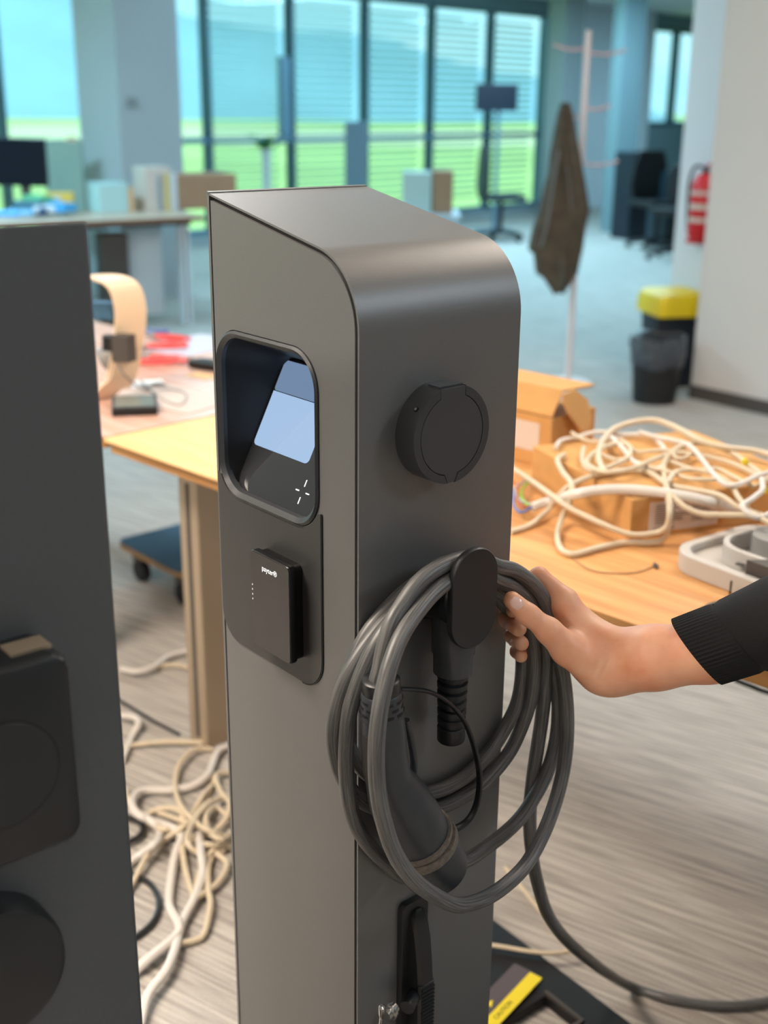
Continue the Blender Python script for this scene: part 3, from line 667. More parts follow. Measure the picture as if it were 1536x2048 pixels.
g.obj('label_print', M['ink'], t, kind='stuff')
Geo().box(FB2, -.001, ll+.001, lw*.44, lw*.56, .7920, .7926).obj('packing_tape', M['cardin'], t)
# upright open box
ub = onz(1036, 960, .722); uf = frame(ub, ux=dx, uy=dy)
ub2 = onz(1105, 935, .722); pass
c1 = drel(ub2); UBx = c1[0]; UBy = c1[1]
UF = lambda x, y, z: DF(UBx-.30+x, UBy-.01+y, z)
t = cbox(UF, .30, .15, .105, 'upright cardboard box with an open lid flap at the back of the oak desk', .7202)
# open lid tilted back plus side ear flap
SL = [(0, 1, 2, 3), (4, 7, 6, 5), (0, 4, 5, 1), (1, 5, 6, 2), (2, 6, 7, 3), (3, 7, 4, 0)]
def quad(nm, y0, z0, y1, z1):
    P = [UF(0, y0, z0), UF(.30, y0, z0), UF(.30, y1, z1), UF(0, y1, z1)]; Geo().add(P+[p-np.array([0, 0, .004]) for p in P], SL).obj(nm, M['card'], t)
quad('lid', 0, .832, .03, .880); quad('lid_top', .03, .880, .14, .876)
ear = [(.0, .874), (.045, .876), (.082, .852), (.090, .812), (.074, .788), (.050, .792), (.012, .836)]
V, F = plate(ear, [], lambda x, y, d: UF(.302+d+(.88-y)*.2, .02+x, y), 0, .004); obj('ear_flap', V, F, M['cardin'], t)
Geo().box(UF, .05, .27, -.0012, 0, .75, .81).obj('paper_label', M['label'], t)

# grey electronic wall unit, right
ga = onz(1338, 1135, .722); gx = onz(1505, 1200, .722)
GO = ga*np.array([1, 1, 0]); gux = (gx-ga)*np.array([1, 1, 0]); gl = np.linalg.norm(gux); gux /= gl; guy = np.array([-gux[1], gux[0], 0])
GF = lambda x, y, z: GO+gux*x+guy*y+np.array([0, 0, float(z)])
dev = thing('charger_base', GF(.1, .1, .72), 'opened light grey plastic charger housing with terminals at the right end of the oak desk', 'electronics')
ol = rrect(-.012, .30, .0, .235, .055, 8)
V, F = plate(ol, [rrect(.0, .288, .012, .223, .046, 8)], GF, .7202, .752); 
V, F = plate([(x, y) for x, y in ol], [rrect(.004, .284, .016, .219, .044, 8)], lambda x, y, d: GF(x, y, d), .7202, .7520); obj('housing_rim', V, F, M['devgrey'], dev, smooth=True, bevel=.002)
V, F = plate(rrect(.003, .285, .015, .220, .044, 8), [], lambda x, y, d: GF(x, y, d), .7205, .738); obj('housing_floor', V, F, M['devgrey'], dev)
V, F = plate(rrect(.035, .30, .045, .20, .06, 8), [rrect(.045, .27, .055, .19, .05, 8)], lambda x, y, d: GF(x, y, d), .738, .770); obj('inner_wall', V, F, M['devgrey'], dev, smooth=True, bevel=.0015)
V, F = plate(circ(.105, .13, .040, 36), [], lambda x, y, d: GF(x, y, d), .738, .782); obj('round_module', V, F, M['devgrey2'], dev, smooth=True, bevel=.002)
V, F = plate(rrect(.125, .235, .10, .165, .006, 4), [], lambda x, y, d: GF(x, y, d), .738, .776); obj('terminal_block', V, F, M['devgrey2'], dev, bevel=.001)
for k in range(6): Geo().box(GF, .150+.014*k, .160+.014*k, .108, .128, .776, .790).obj('terminal', M['label'], dev)
Geo().box(GF, .105, .13, .115, .13, .782, .7835).obj('green_mark', M['pcb'], dev)
V, F = plate([(.13, .02), (.30, .02), (.30, .095), (.17, .085)], [], lambda x, y, d: GF(x, y, d), .748, .772); obj('circuit_cover', V, F, M['base'], dev)
Geo().box(GF, .17, .22, .045, .055, .772, .7735).obj('yellow_sticker', M['yellow'], dev)
V, F = plate(circ(.105, .040, .008, 16), [], lambda x, y, d: GF(x, y, d), .752, .7526); obj('screw_boss', V, F, M['base'], dev)
V, F = tube(spline([GF(.2, .10, .785), GF(.225, .09, .80), GF(.24, .075, .79), GF(.235, .06, .774)], 5), .003, 8); obj('yellow_wire', V, F, M['yellow'], dev, smooth=True)
V, F = tube(spline([GF(.18, .10, .785), GF(.19, .085, .795), GF(.2, .07, .774)], 5), .003, 8); obj('red_wire', V, F, M['redt'], dev, smooth=True)
for k in range(3): V, F = tube([GF(.13+.05*k, -.012, .7225), GF(.13+.05*k, -.012, .745)], .0016, 8); obj('clip_pin', V, F, M['black'], dev)

# cream cables on the desk
def C6(x, y, z): return onz(1000+x/2.866, 700+y/2.866, z)
def cable(name, pts, r, m, label, group=None, n=8, step=6):
    V, F = tube(spline(pts, step), r, n); o = obj(name, V, F, m, smooth=True); tag(o, label, 'cable', group); return o
GC = 'cream cables tangled on the oak desk'
zt_ = .80
cable('cream_cable', [C6(60, 670, .74), C6(180, 750, .76), C6(320, 850, .77), C6(400, 905, .768), C6(560, 985, .76), C6(740, 1055, .745), C6(880, 1050, .745), C6(955, 1010, .76), C6(970, 900, .79), C6(945, 740, .80), C6(940, 650, .805), C6(990, 580, .81), C6(1080, 540, .81), C6(1200, 540, .81), C6(1330, 590, .806), C6(1440, 670, .80), C6(1536, 740, .80)], .0050, M['wcable'], 'cream cable running from behind the post down across the box label', GC)
cable('cream_cable', [C6(60, 1040, .726), C6(180, 1000, .726), C6(290, 900, .74), C6(350, 820, .78), C6(430, 760, .798), C6(560, 715, .80), C6(720, 690, .80), C6(850, 700, .80), C6(960, 770, .80), C6(1100, 800, .80), C6(1250, 830, .80), C6(1370, 900, .79), C6(1536, 960, .79)], .0050, M['wcable'], 'cream cable rising from the desk front edge over the flat box', GC)
cable('cream_cable', [C6(600, 700, .81), C6(565, 620, .81), C6(590, 520, .812), C6(660, 450, .815), C6(780, 410, .82), C6(900, 405, .82), C6(1020, 450, .82), C6(1150, 520, .82), C6(1300, 560, .815), C6(1470, 580, .81), C6(1600, 620, .81)], .0062, M['wcable'], 'cream cable arching highest over the back of the pile', GC)
cable('cream_cable', [C6(370, 600, .80), C6(330, 630, .80), C6(360, 700, .80), C6(410, 770, .80), C6(400, 870, .775), C6(360, 950, .74), C6(330, 1060, .727), C6(350, 1140, .727), C6(420, 1170, .727), C6(540, 1140, .727), C6(700, 1105, .727), C6(840, 1105, .727), C6(930, 1090, .73), C6(965, 1020, .755), C6(975, 880, .795), C6(950, 760, .808)], .0052, M['wcable'], 'cream cable looping down onto the bare desktop in front of the box', GC)
cable('thick_cable', [C6(185, 900, .740), C6(300, 860, .752), C6(420, 830, .790), C6(560, 805, .80), C6(720, 800, .803), C6(900, 815, .803), C6(1060, 840, .80), C6(1200, 870, .79), C6(1300, 900, .77), C6(1420, 920, .76)], .0088, M['wcable2'], 'thick off-white cable with stripped coloured wires at its left end', GC)
cable('cream_cable', [C6(320, 560, .801), C6(350, 520, .801), C6(440, 500, .802), C6(560, 470, .81), C6(700, 485, .802), C6(850, 490, .802), C6(930, 550, .802), C6(960, 620, .802), C6(900, 680, .802), C6(780, 650, .806), C6(700, 560, .81), C6(640, 500, .812)], .0045, M['wcable2'], 'pale cable coiled loosely at the back left of the flat box', GC)
cable('cream_cable', [C6(480, 560, .806), C6(475, 640, .806), C6(530, 690, .808), C6(650, 660, .808), C6(740, 610, .81), C6(740, 550, .81), C6(650, 540, .812), C6(540, 590, .812), C6(500, 650, .812), C6(600, 700, .812), C6(760, 680, .812), C6(900, 620, .812), C6(1050, 590, .806), C6(1300, 640, .802), C6(1480, 720, .80), C6(1600, 760, .80)], .0045, M['wcable'], 'cream cable coiled twice in the middle of the flat box', GC)
cable('cream_cable', [C6(980, 830, .803), C6(1060, 900, .79), C6(1160, 940, .782), C6(1300, 945, .785), C6(1440, 950, .792), C6(1600, 980, .792)], .0050, M['wcable'], 'cream cable sagging in front of the box towards the grey housing', GC)
cable('cream_cable', [C6(960, 760, .808), C6(1010, 700, .81), C6(1100, 685, .81), C6(1220, 710, .81), C6(1320, 770, .808), C6(1370, 850, .806), C6(1440, 930, .80), C6(1560, 1000, .796)], .0045, M['wcable'], 'cream cable bowing over the right end of the flat box', GC)
cable('cream_cable', [C6(1600, 690, .812), C6(1480, 720, .816), C6(1350, 775, .816), C6(1250, 740, .816), C6(1100, 560, .814), C6(1000, 520, .812), C6(900, 500, .81), C6(800, 470, .81)], .0048, M['wcable2'], 'white cable entering the pile from the right frame edge', GC)
cable('cream_cable', [C6(1500, 740, .82), C6(1505, 800, .82), C6(1450, 850, .815), C6(1390, 900, .81), C6(1480, 960, .80), C6(1600, 900, .80), C6(1640, 800, .81)], .0048, M['wcable2'], 'white cable curled at the frame edge above the grey housing', GC)
rn = random.Random(7)
for k, lab in enumerate(('thin cream cable winding along the back edge of the flat box', 'thin cream cable crossing the box centre diagonally', 'thin cream cable trailing off the right end of the box')):
    pts = []; x0, y0 = ((420, 500), (560, 620), (1000, 640))[k]
    for j in range(9): pts.append(C6(x0+j*(90+10*k)+rn.uniform(-25, 25), y0+j*(14+6*k)+rn.uniform(-38, 38), .803+rn.uniform(0, .012)))
    cable('cream_cable', pts, .0036, M['wcable'], lab, GC)
for nm, c_, pts, lab in (('wire_end', lin(70, 110, 180), [(185, 900), (120, 930), (80, 890), (75, 820), (60, 780)], 'blue stripped wire end by the post'), ('wire_end', lin(170, 90, 60), [(185, 895), (130, 900), (95, 850), (105, 790), (60, 740)], 'brown stripped wire end by the post'), ('wire_end', lin(120, 180, 60), [(190, 890), (150, 880), (120, 830), (140, 780), (165, 760)], 'green and yellow stripped wire end by the post'), ('wire_end', lin(160, 160, 168), [(185, 885), (110, 860), (85, 800), (130, 760), (150, 745)], 'grey stripped wire end by the post')):
    cable(nm, [C6(x, y, .738) for x, y in pts], .0024, mat('wire', c_, .4), lab, 'stripped wires of the thick cable')
cable('thin_wire', [C6(400, 1180, .7215), C6(520, 1260, .7215), C6(680, 1280, .7215), C6(800, 1270, .7215), C6(890, 1235, .7215)], .0012, M['ply'], 'very thin bare wire lying on the oak desktop')
V, F = tube([C6(885, 1222, .7225), C6(893, 1236, .7225), C6(900, 1250, .7225)], [.002, .004, .002], 10); tag(obj('wire_clip', V, F, M['base'], smooth=True), 'tiny dark clip at the end of the bare wire', 'clip')
def tie(x, y, z, lab):
    p = C6(x, y, z); V, F = loft([[p+np.array([.006*math.cos(a)*1.0, .003*k, .006*math.sin(a)]) for a in np.linspace(0, 2*math.pi, 13)[:-1]] for k in (-1, 1)]); tag(obj('cable_tie', V, F, M['yellow']), lab, 'cable tie')
tie(1405, 640, .808, 'yellow tie on the cables at the back right'); tie(1520, 800, .81, 'yellow tie on the cables at the frame edge')
cable('black_lead', [onz(1395, 1225, .722), onz(1430, 1208, .724), onz(1480, 1205, .724), onz(1560, 1230, .722)], .004, M['bcable'], 'black lead lying on the desk edge above the wrist')
cable('black_lead', [onz(1470, 1360, .35), onz(1500, 1372, .35), onz(1536, 1385, .34), onz(1600, 1400, .33), onz(1680, 1400, .34)], .005, M['bcable'], 'black lead hanging beneath the black sleeve')

# things on the rosy desk: seen left of the post
def SD(x, y): return ony(x, y, 2.93)
st = thing('reader_stand', onz(262, 790, .72), 'curved cream reader stand with an open front on the rosy desk', 'device')
# band: side curve extruded in depth direction
sv = np.array([.62, .78, 0])      # width direction of the curved band
ctr = [(200, 548), (245, 550), (278, 568), (292, 610), (291, 660), (284, 700), (276, 745), (262, 775)]
def band(pts, wdt, th, Yc):
    P = [ony(x, y, Yc) for x, y in pts]; P = spline(P, 5); Ls = []
    for i, p in enumerate(P):
        t = P[min(i+1, len(P)-1)]-P[max(i-1, 0)]; t /= np.linalg.norm(t); wdv = np.array([-.75, -.66, 0.])*wdt; nn = np.cross(t, wdv); nn /= np.linalg.norm(nn)
        Ls.append([p, p+wdv, p+wdv+nn*th, p+nn*th])
    return loft(Ls)
V, F = band(ctr, .085, .006, 2.95); obj('curved_shell', V, F, M['cream'], st, smooth=True)
V, F = band([(284, 700), (276, 745), (255, 768), (232, 790), (205, 812)], .075, .006, 2.93); obj('foot_curve', V, F, M['cream'], st, smooth=True)
sp = onz(245, 735, .80)
V, F = tube([ony(205, 720, 2.97), ony(240, 700, 2.97)], [.03, .028], 14); obj('inner_motor', V, F, M['devgrey2'], st, smooth=True)
V, F = tube([ony(222, 672, 2.90), ony(222, 700, 2.90)], [.022, .022], 14); obj('black_window', V, F, M['black'], st)
q = ony(249, 694, 2.885); Geo().box(frame(q, -20), -.024, .020, -.02, .02, -.035, .030).obj('reader_opening', M['base'], st)
q = ony(210, 620, 3.0); Geo().box(frame(q, -20), -.04, .03, -.02, .02, -.02, .02).obj('blue_clip', M['blue'], st)
tb = onz(237, 832, .722); tf = frame((tb[0], tb[1], 0), 12)
t = thing('card_terminal', tb, 'small flat black terminal in front of the cream stand', 'device')
Geo().box(tf, -.015, .092, .0, .13, .7202, .741).obj('terminal_body', M['black'], t, bevel=.003)
Geo().box(tf, -.008, .085, .007, .123, .741, .7422).obj('terminal_face', mat('dull_green_glass', lin(112, 122, 118), .2), t)
cable('grey_cord', [ony(232, 705, 2.9), ony(245, 745, 2.88), onz(290, 780, .725), onz(335, 778, .723), onz(368, 785, .723), onz(372, 800, .723), onz(355, 810, .723), onz(320, 795, .723), onz(280, 760, .73)], .0025, M['devgrey2'], 'thin grey cord looped beside the cream stand')
def pliers(x, y, ang, lab):
    p = onz(x, y, .722); f = frame(p, ang); t = thing('pliers', p, lab, 'tool', 'red handled tools on the rosy desk')
    for s in (-1, 1):
        V, F = tube(spline([f(-.01, .004*s, .012), f(.03, .022*s, .012), f(.07, .024*s, .012), f(.11, .014*s, .012)], 5), [.006]*16, 8); obj('handle', V, F, M['redt'], t, smooth=True)
    V, F = tube([f(-.01, 0, .012), f(-.035, 0, .012), f(-.06, 0, .012)], [.010, .008, .002], 10); obj('jaws', V, F, M['devgrey2'], t, smooth=True)
pliers(310, 722, -18, 'nearest red-handled pliers right of the cream stand')
pliers(300, 700, 14, 'red-handled pliers lying behind the nearest pair')
pliers(318, 680, -30, 'farthest red-handled pliers beside the stand top')
pliers(352, 728, -160, 'red-handled pliers with handles towards the post')
def sheet(x, y, ang, w_, h_, m, nm, lab, cat='paper', z=.7206, th=.001):
    f = frame(onz(x, y, z), ang); tag(Geo().box(f, -w_/2, w_/2, -h_/2, h_/2, z*0, th).obj(nm, m), lab, cat)
sheet(290, 768, 20, .10, .08, M['white'], 'paper_note', 'white paper slip behind the black terminal')
sheet(385, 690, -35, .22, .30, mat('bluish_paper', lin(186, 192, 208), .5), 'paper_sheet', 'bluish white sheet at the back of the rosy desk')
sheet(345, 795, -35, .3, .2, mat('pink_paper', lin(204, 182, 170), .35), 'paper_sheet', 'pinkish sheet lying right of the black terminal')
f = frame(onz(412, 735, .722), -30); tag(Geo().box(f, -.04, .06, -.03, .03, 0, .02).obj('phone_stub', M['black'], bevel=.003), 'small black gadget half hidden by the charging post', 'device')
sheet(405, 752, -35, .08, .05, M['paleoak'], 'wood_offcut', 'small wooden piece beside the black gadget', 'wood')
f = frame(onz(300, 668, .722), 10); tag(Geo().box(f, -.03, .06, -.012, .012, .0, .015).obj('marker_pen', mat('slate_blue', lin(96, 110, 160), .5), bevel=.004), 'slate blue marker behind the red pliers', 'pen')

# moving dolly
d0 = onz(232, 1080, .13); d1 = onz(352, 1142, .13); e = (d1-d0); e[2] = 0; dl = np.linalg.norm(e); e /= dl; ey_ = np.array([-e[1], e[0], 0])
DL = lambda x, y, z: d0*np.array([1, 1, 0])+e*x+ey_*y+np.array([0, 0, float(z)])
t = thing('moving_dolly', DL(.2, .25, 0), 'blue carpeted moving dolly on castors beneath the desk', 'dolly')
V, F = rdesk(0, dl+.02, 0, .42, .108, .126, DL, .03); obj('dolly_deck', V, F, M['ply'], t)
V, F = rdesk(.002, dl+.018, .002, .418, .126, .132, DL, .028); obj('carpet_top', V, F, M['blue'], t)
V, F = loft([[DL(dl*.86+.03*math.cos(a), .13+.03*math.sin(a), z) for a in np.linspace(0, 6.283, 21)[:-1]] for z in (.132, .134)]); obj('round_sticker', V, F, M['white'], t)
for cx_ in (.06, dl-.04):
    for cy_ in (.05, .36):
        c = DL(cx_, cy_, .035); V, F = tube([c-ey_*.012, c+ey_*.012], [.035, .035], 18); wh = obj('castor_wheel', V, F, M['black'], t, smooth=True)
        Geo().box(lambda x, y, z: DL(cx_+x, cy_+y, z), -.02, .02, -.02, .02, .07, .108).obj('castor_bracket', M['base'], wh)

# white cables on the floor
def C8(x, y, z=.01): return onz(x/2.567, 1250+y/2.567, z)
GW = 'white cables in the heap on the floor'
fc = [
 ([(620, 225), (700, 240), (790, 215), (860, 165), (940, 140), (1020, 135)], .0075, 'wcable2', 'white cable end lying by the desk leg, top of the heap'),
 ([(800, 220), (880, 205), (950, 215), (1000, 250), (1030, 280)], .006, 'wcable', 'short cream cable bent towards the desk leg'),
 ([(600, 465), (690, 475), (710, 510), (680, 570), (650, 640), (625, 700)], .008, 'wcable2', 'white cable with a sharp kink beside the blurred post'),
 ([(600, 630), (720, 612), (860, 600), (1040, 605)], .006, 'wcable', 'straight cream cable lying level towards the desk foot'),
 ([(1180, 620), (1120, 650), (1090, 720), (1060, 780), (980, 830), (860, 850), (740, 850), (690, 880), (680, 930), (720, 980), (820, 1020), (900, 1050), (930, 1090), (900, 1180), (880, 1300), (870, 1440), (920, 1540), (900, 1600), (780, 1700), (680, 1790)], .0085, 'wcable2', 'thick white cable snaking down the whole heap'),
 ([(1090, 640), (1000, 640), (920, 720), (900, 830), (930, 930), (1000, 1010), (1080, 1060), (1180, 1090)], .006, 'wcable', 'cream cable looping high on the heap right of centre'),
 ([(1190, 760), (1110, 770), (1130, 850), (1180, 920), (1150, 1010), (1060, 1080), (960, 1090)], .006, 'wcable', 'cream cable curling out from behind the post'),
 ([(640, 840), (670, 920), (740, 1000), (850, 1050), (930, 1030), (930, 960), (850, 940), (760, 970), (740, 1020)], .0062, 'wcable', 'cream cable rolled in a tight loop at the left of the heap'),
 ([(640, 1240), (720, 1180), (800, 1120), (820, 1070), (780, 1010), (700, 960)], .008, 'wcable2', 'white cable poking left out of the heap'),
 ([(650, 1380), (700, 1290), (760, 1180), (850, 1100), (950, 1030), (1040, 930), (1080, 850)], .006, 'wcable', 'cream cable rising diagonally through the heap'),
 ([(1020, 1060), (1030, 1160), (1040, 1280), (1000, 1400), (930, 1540), (900, 1660), (850, 1780), (760, 1900), (720, 2040), (700, 2140)], .0085, 'wcable2', 'thick white cable leaving the heap at the bottom'),
 ([(940, 1080), (940, 1180), (960, 1290), (1000, 1390), (1060, 1370), (1130, 1310), (1165, 1230), (1120, 1180), (1060, 1140)], .006, 'wcable', 'cream cable with a pear-shaped loop low in the heap'),
 ([(1100, 1170), (1070, 1240), (1070, 1350), (1080, 1440), (1050, 1580), (1000, 1620), (860, 1650), (740, 1720), (660, 1800)], .006, 'wcable', 'cream cable bending left near the bottom of the heap'),
 ([(940, 1090), (1000, 1110), (1080, 1130), (1190, 1130)], .0055, 'wcable', 'short cream cable crossing the heap level'),
 ([(1190, 1000), (1110, 940), (1060, 980), (1070, 1060), (1140, 1100), (1200, 1060)], .0058, 'wcable', 'cream cable ringed beside the post at mid heap'),
 ([(980, 980), (1040, 880), (1100, 800), (1060, 760)], .0055, 'wcable', 'cream cable stub crossing the upper heap'),
 ([(800, 960), (920, 1000), (1050, 1050), (1180, 1150)], .0055, 'wcable', 'cream cable stretched rightward across the heap'),
 ([(1180, 880), (1080, 910), (1000, 1000), (960, 1110), (1040, 1180), (1150, 1160)], .0058, 'wcable', 'cream cable bowed round the core of the heap'),
 ([(990, 1400), (1020, 1290), (1060, 1200), (1130, 1130), (1200, 1140)], .006, 'wcable', 'cream cable climbing from the pear-shaped loop to the post'),
]
for k, (pp, r, m, lab) in enumerate(fc):
    rz = random.Random(k)
    cable('white_cable' if m == 'wcable2' else 'cream_cable', [C8(x, y, r+.002+(.0 if i in (0, len(pp)-1) else rz.uniform(0, .012 + (.02 if 900 < y < 1200 else 0)))) for i, (x, y) in enumerate(pp)], r, M[m], lab, GW)
cable('black_cable', [C8(*p, .007) for p in ((600, 380), (700, 440), (800, 500), (920, 560))], .004, M['bcable'], 'thin black cable lying diagonally left of the desk leg')
cable('black_cable', [C8(*p, .007) for p in ((560, 1240), (680, 1275), (770, 1330), (815, 1410), (800, 1500), (740, 1570), (650, 1620), (560, 1600))], .0058, M['bcable'], 'black cable bowed round on the carpet beside the white heap')
cable('black_cable', [C8(*p, .012) for p in ((560, 960), (650, 985), (720, 1010), (730, 1060), (690, 1100), (600, 1130))], .0060, M['bcable'], 'short black cable loop beneath the cream cables')
cable('cream_cable', [onz(x, y, .007) for x, y in ((1010, 1735), (1040, 1770), (1080, 1820), (1125, 1870), (1150, 1900))], .004, M['wcable'], 'thin cream cable on the carpet right of the post')
cable('cream_cable', [onz(x, y, .03) for x, y in ((940, 1885), (1000, 1893), (1060, 1903), (1110, 1906), (1150, 1900))], .004, M['wcable'], 'thin cream cable crossing the black frame by the post')

# black frame on the floor with a yellow strip
k0 = onz(975, 1850, .0)*1; k1 = onz(1236, 2050, .0); ke = (k1-k0); ke[2] = 0; kl = np.linalg.norm(ke); ke /= kl; kn = np.array([ke[1], -ke[0], 0])
KF = lambda x, y, z: k0*np.array([1, 1, 0])+ke*x+kn*y+np.array([0, 0, float(z)])
if np.dot(kn, -k0) < 0: kn = -kn
t = thing('base_tray', KF(.3, .2, 0), 'black metal base tray on the floor at the foot of the post', 'tray')
def krel(x, y): p = onz(x, y, .022)-k0; return float(np.dot(p, ke)), float(np.dot(p, kn))
_c = [krel(1092, 1992), krel(1160, 2044), krel(1040, 2040)]
CX0, CX1 = _c[0][0], _c[1][0]; CY0 = _c[0][1]; CY1 = CY0+.14
V, F = plate([(-.02, 0), (.85, 0), (.85, .5), (-.02, .5)], [[(CX0, CY0), (CX1, CY0), (CX1, CY1), (CX0, CY1)]], lambda x, y, d: KF(x, y, d), .002, .022); obj('tray_plate', V, F, M['black'], t, bevel=.002)
Geo().box(KF, CX0-.005, CX1+.005, CY0-.006, CY0, .0221, .028).box(KF, CX1, CX1+.006, CY0, CY1, .0221, .028).obj('cutout_lip', M['base'], t)
y0 = onz(1072, 1955, .024); y1 = onz(985, 2048, .024); ye = y1-y0; ye[2] = 0; yl = np.linalg.norm(ye); ye /= yl; yn = np.array([-ye[1], ye[0], 0])
YF = lambda x, y, z: y0*np.array([1, 1, 0])+ye*x+yn*y+np.array([0, 0, float(z)])
sgn = -1 if np.dot(yn, np.array([-1, 0, 0])) > 0 else 1
t = thing('safety_booklet', YF(.1, 0, .024), 'dark booklet with a yellow caution strip on the black tray', 'booklet')
Geo().box(YF, -.004, .35, 0, sgn*-.045, .0225, .028).obj('booklet_cover', mat('plum_grey', lin(86, 76, 80), .5), t)
Geo().box(YF, 0, .35, sgn*-.012, sgn*.012, .028, .0292).obj('yellow_strip', M['yellow'], t)
tri = [(.095, -.026), (.110, -.033), (.110, -.019)]
V, F = plate(tri, [], lambda x, y, d: YF(x, sgn*y, d), .028, .0286); obj('warning_triangle', V, F, M['yellow'], t)
text('caution_text', 'CAUTION', .011, YF(.105, 0, .0295), ye if False else -ye, -yn*sgn*-1 if np.cross(-ye, -yn*sgn*-1)[2] > 0 else yn*-sgn, M['ink'], t)

# ------------------------------------------------------------------ mid room: coat stand, bins, extinguisher
cs = onz(1135, 768, 0)
t = thing('coat_stand', cs, 'white pole coat stand with round base and thin pink-white arms', 'coat stand')
cf_ = lambda x, y, z: cs+np.array([x, y, float(z)])
V, F = tube([cs+UP*z for z in (0, .012, .02, .024)], [.125, .125, .11, .03], 36); obj('stand_base', V, F, M['stand'], t, smooth=True)
V, F = tube([cs+UP*z for z in (.02, 1.0, 1.78)], [.017, .017, .015], 14); obj('stand_pole', V, F, M['stand'], t, smooth=True)
for z, a, l in ((1.70, 185, .17), (1.68, 12, .20), (1.42, 8, .14), (1.38, 160, .12), (1.15, 12, .20)):
    a = math.radians(a); dv = np.array([math.cos(a), math.sin(a)*.5, 0]); V, F = tube(spline([cs+UP*z, cs+UP*(z-.01)+dv*l*.5, cs+UP*(z+.012)+dv*l], 4), .006, 8); obj('coat_arm', V, F, M['standp'], t, smooth=True)
# jacket hanging: stacked folded sections
JX = [(205, 1122, 1140), (225, 1115, 1146), (260, 1108, 1152), (300, 1101, 1160), (310, 1099, 1162), (345, 1096, 1168), (380, 1086, 1174), (420, 1078, 1180), (455, 1065, 1172), (496, 1056, 1166), (503, 1066, 1164), (540, 1070, 1156), (547, 1082, 1150), (572, 1100, 1132), (580, 1104, 1128)]
Ls = []; yj = cs[1]-.10
for i, (y, xl, xr) in enumerate(JX):
    l = ony(xl, y, yj); r = ony(xr, y, yj); n = 28; lp_ = []
    c = (l+r)/2; hw = np.linalg.norm(r-l)/2; dep = .035+.05*min(1, i/5)
    for k in range(n):
        a = 2*math.pi*k/n; fold = 1+.16*math.sin(5*a+.5+i*.12)+.10*math.sin(9*a+1)
        zz = c[2]+(.02*math.sin(3*a) if i > 8 else 0)
        lp_.append(np.array([c[0]+hw*math.cos(a)*min(1.06, fold if abs(math.cos(a)) < .9 else 1), c[1]+dep*math.sin(a)*fold, zz]))
    Ls.append(lp_)
V, F = loft(Ls); jk = obj('jacket', V, F, M['jacket'], smooth=True); tag(jk, 'olive brown jacket hanging on the coat stand', 'jacket')
for pts, w_ in (([(1118, 300), (1108, 360), (1096, 440), (1082, 495)], .012), ([(1134, 330), (1140, 380), (1144, 430)], .010)):
    V, F = tube(spline([ony(x, y, yj-.088) for x, y in pts], 5), w_, 8, squash=(1, .5)); obj('lining_fold', V, F, M['jacket2'], jk, smooth=True, label='greyish lining showing at the front fold')

bn = onz(1294, 800, 0); bn = bn+np.array([.03, -.02, 0])
t = thing('waste_bin', bn, 'small round black waste bin lined with a clear bag, in front of the yellow-lidded bin', 'bin')
wb_ = [(0, .108), (.22, .125), (.235, .128), (.24, .124), (.235, .118), (.02, .10)]
V, F = tube([bn+UP*z for z, _ in wb_], [r for _, r in wb_], 36); obj('bin_body', V, F, M['black'], t, smooth=True)
bagm = mat('bin_bag', lin(70, 76, 84), .3, **{'Alpha': .75})
Ls = []
for z, r in ((.19, .130), (.25, .135), (.30, .142), (.335, .138), (.33, .12)):
    Ls.append([bn+np.array([(r+.006*math.sin(7*a+z*40))*math.cos(a), (r+.006*math.sin(7*a+z*40))*math.sin(a), z+.008*math.sin(4*a)]) for a in np.linspace(0, 2*math.pi, 41)[:-1]])
V, F = loft(Ls, False, False); obj('bin_liner', V, F, bagm, t, smooth=True, recalc=False, label='crumpled translucent bin bag')
b2 = onz(1360, 778, 0); b2f = frame((b2[0]-.01, b2[1]+.05, 0), 12)
t = thing('recycling_bin', b2f(0, .1, 0), 'tall black recycling bin with a bright yellow lid beside the wall edge', 'bin')
Ls = [[b2f(x, y+.1, z) for x, y in rrect(-w_, w_, -.12, .12, .03, 4)] for z, w_ in ((0, .115), (.39, .145))]
V, F = loft(Ls); obj('bin_body', V, F, M['navy'], t, smooth=True)
Ls = [[b2f(x, y+.1, z) for x, y in rrect(-w_, w_, -.16, .16, .03, 4)] for z, w_ in ((.385, .158), (.44, .158), (.485, .145), (.50, .12))]
V, F = loft(Ls); obj('bin_lid', V, F, M['yellowlid'], t, smooth=True)

ex = pf(.235, -.09, 0)
zb_, zt2 = .76, 1.10
t = thing('fire_extinguisher', pf(.235, 0, zb_), 'red fire extinguisher with white label bands hung on the white pier', 'fire extinguisher')
V, F = tube([ex+UP*z for z in (zb_, zb_+.02, zt2-.06, zt2-.02, zt2)], [.06, .072, .072, .05, .022], 30); obj('cylinder', V, F, M['red'], t, smooth=True)
for z0_, z1_ in ((.99, 1.01), (.915, .945), (.85, .875)):
    Ls = [[ex+np.array([.0735*math.cos(a), .0735*math.sin(a), z]) for a in np.linspace(math.radians(180), math.radians(345), 16)] for z in (z0_, z1_)]
    V, F = loft(Ls, False, False, False); obj('label_band', V, F, M['label'], t, smooth=True, recalc=False)
V, F = tube([ex+UP*z for z in (zt2-.005, zt2+.03)], [.016, .016], 12); obj('valve', V, F, M['black'], t)
V, F = tube(spline([ex+UP*(zt2+.03)+B_*.0, ex+UP*(zt2+.055)-A_*.05, ex+UP*(zt2+.06)-A_*.1], 4), .008, 8); obj('carry_handle', V, F, M['red'], t, smooth=True)
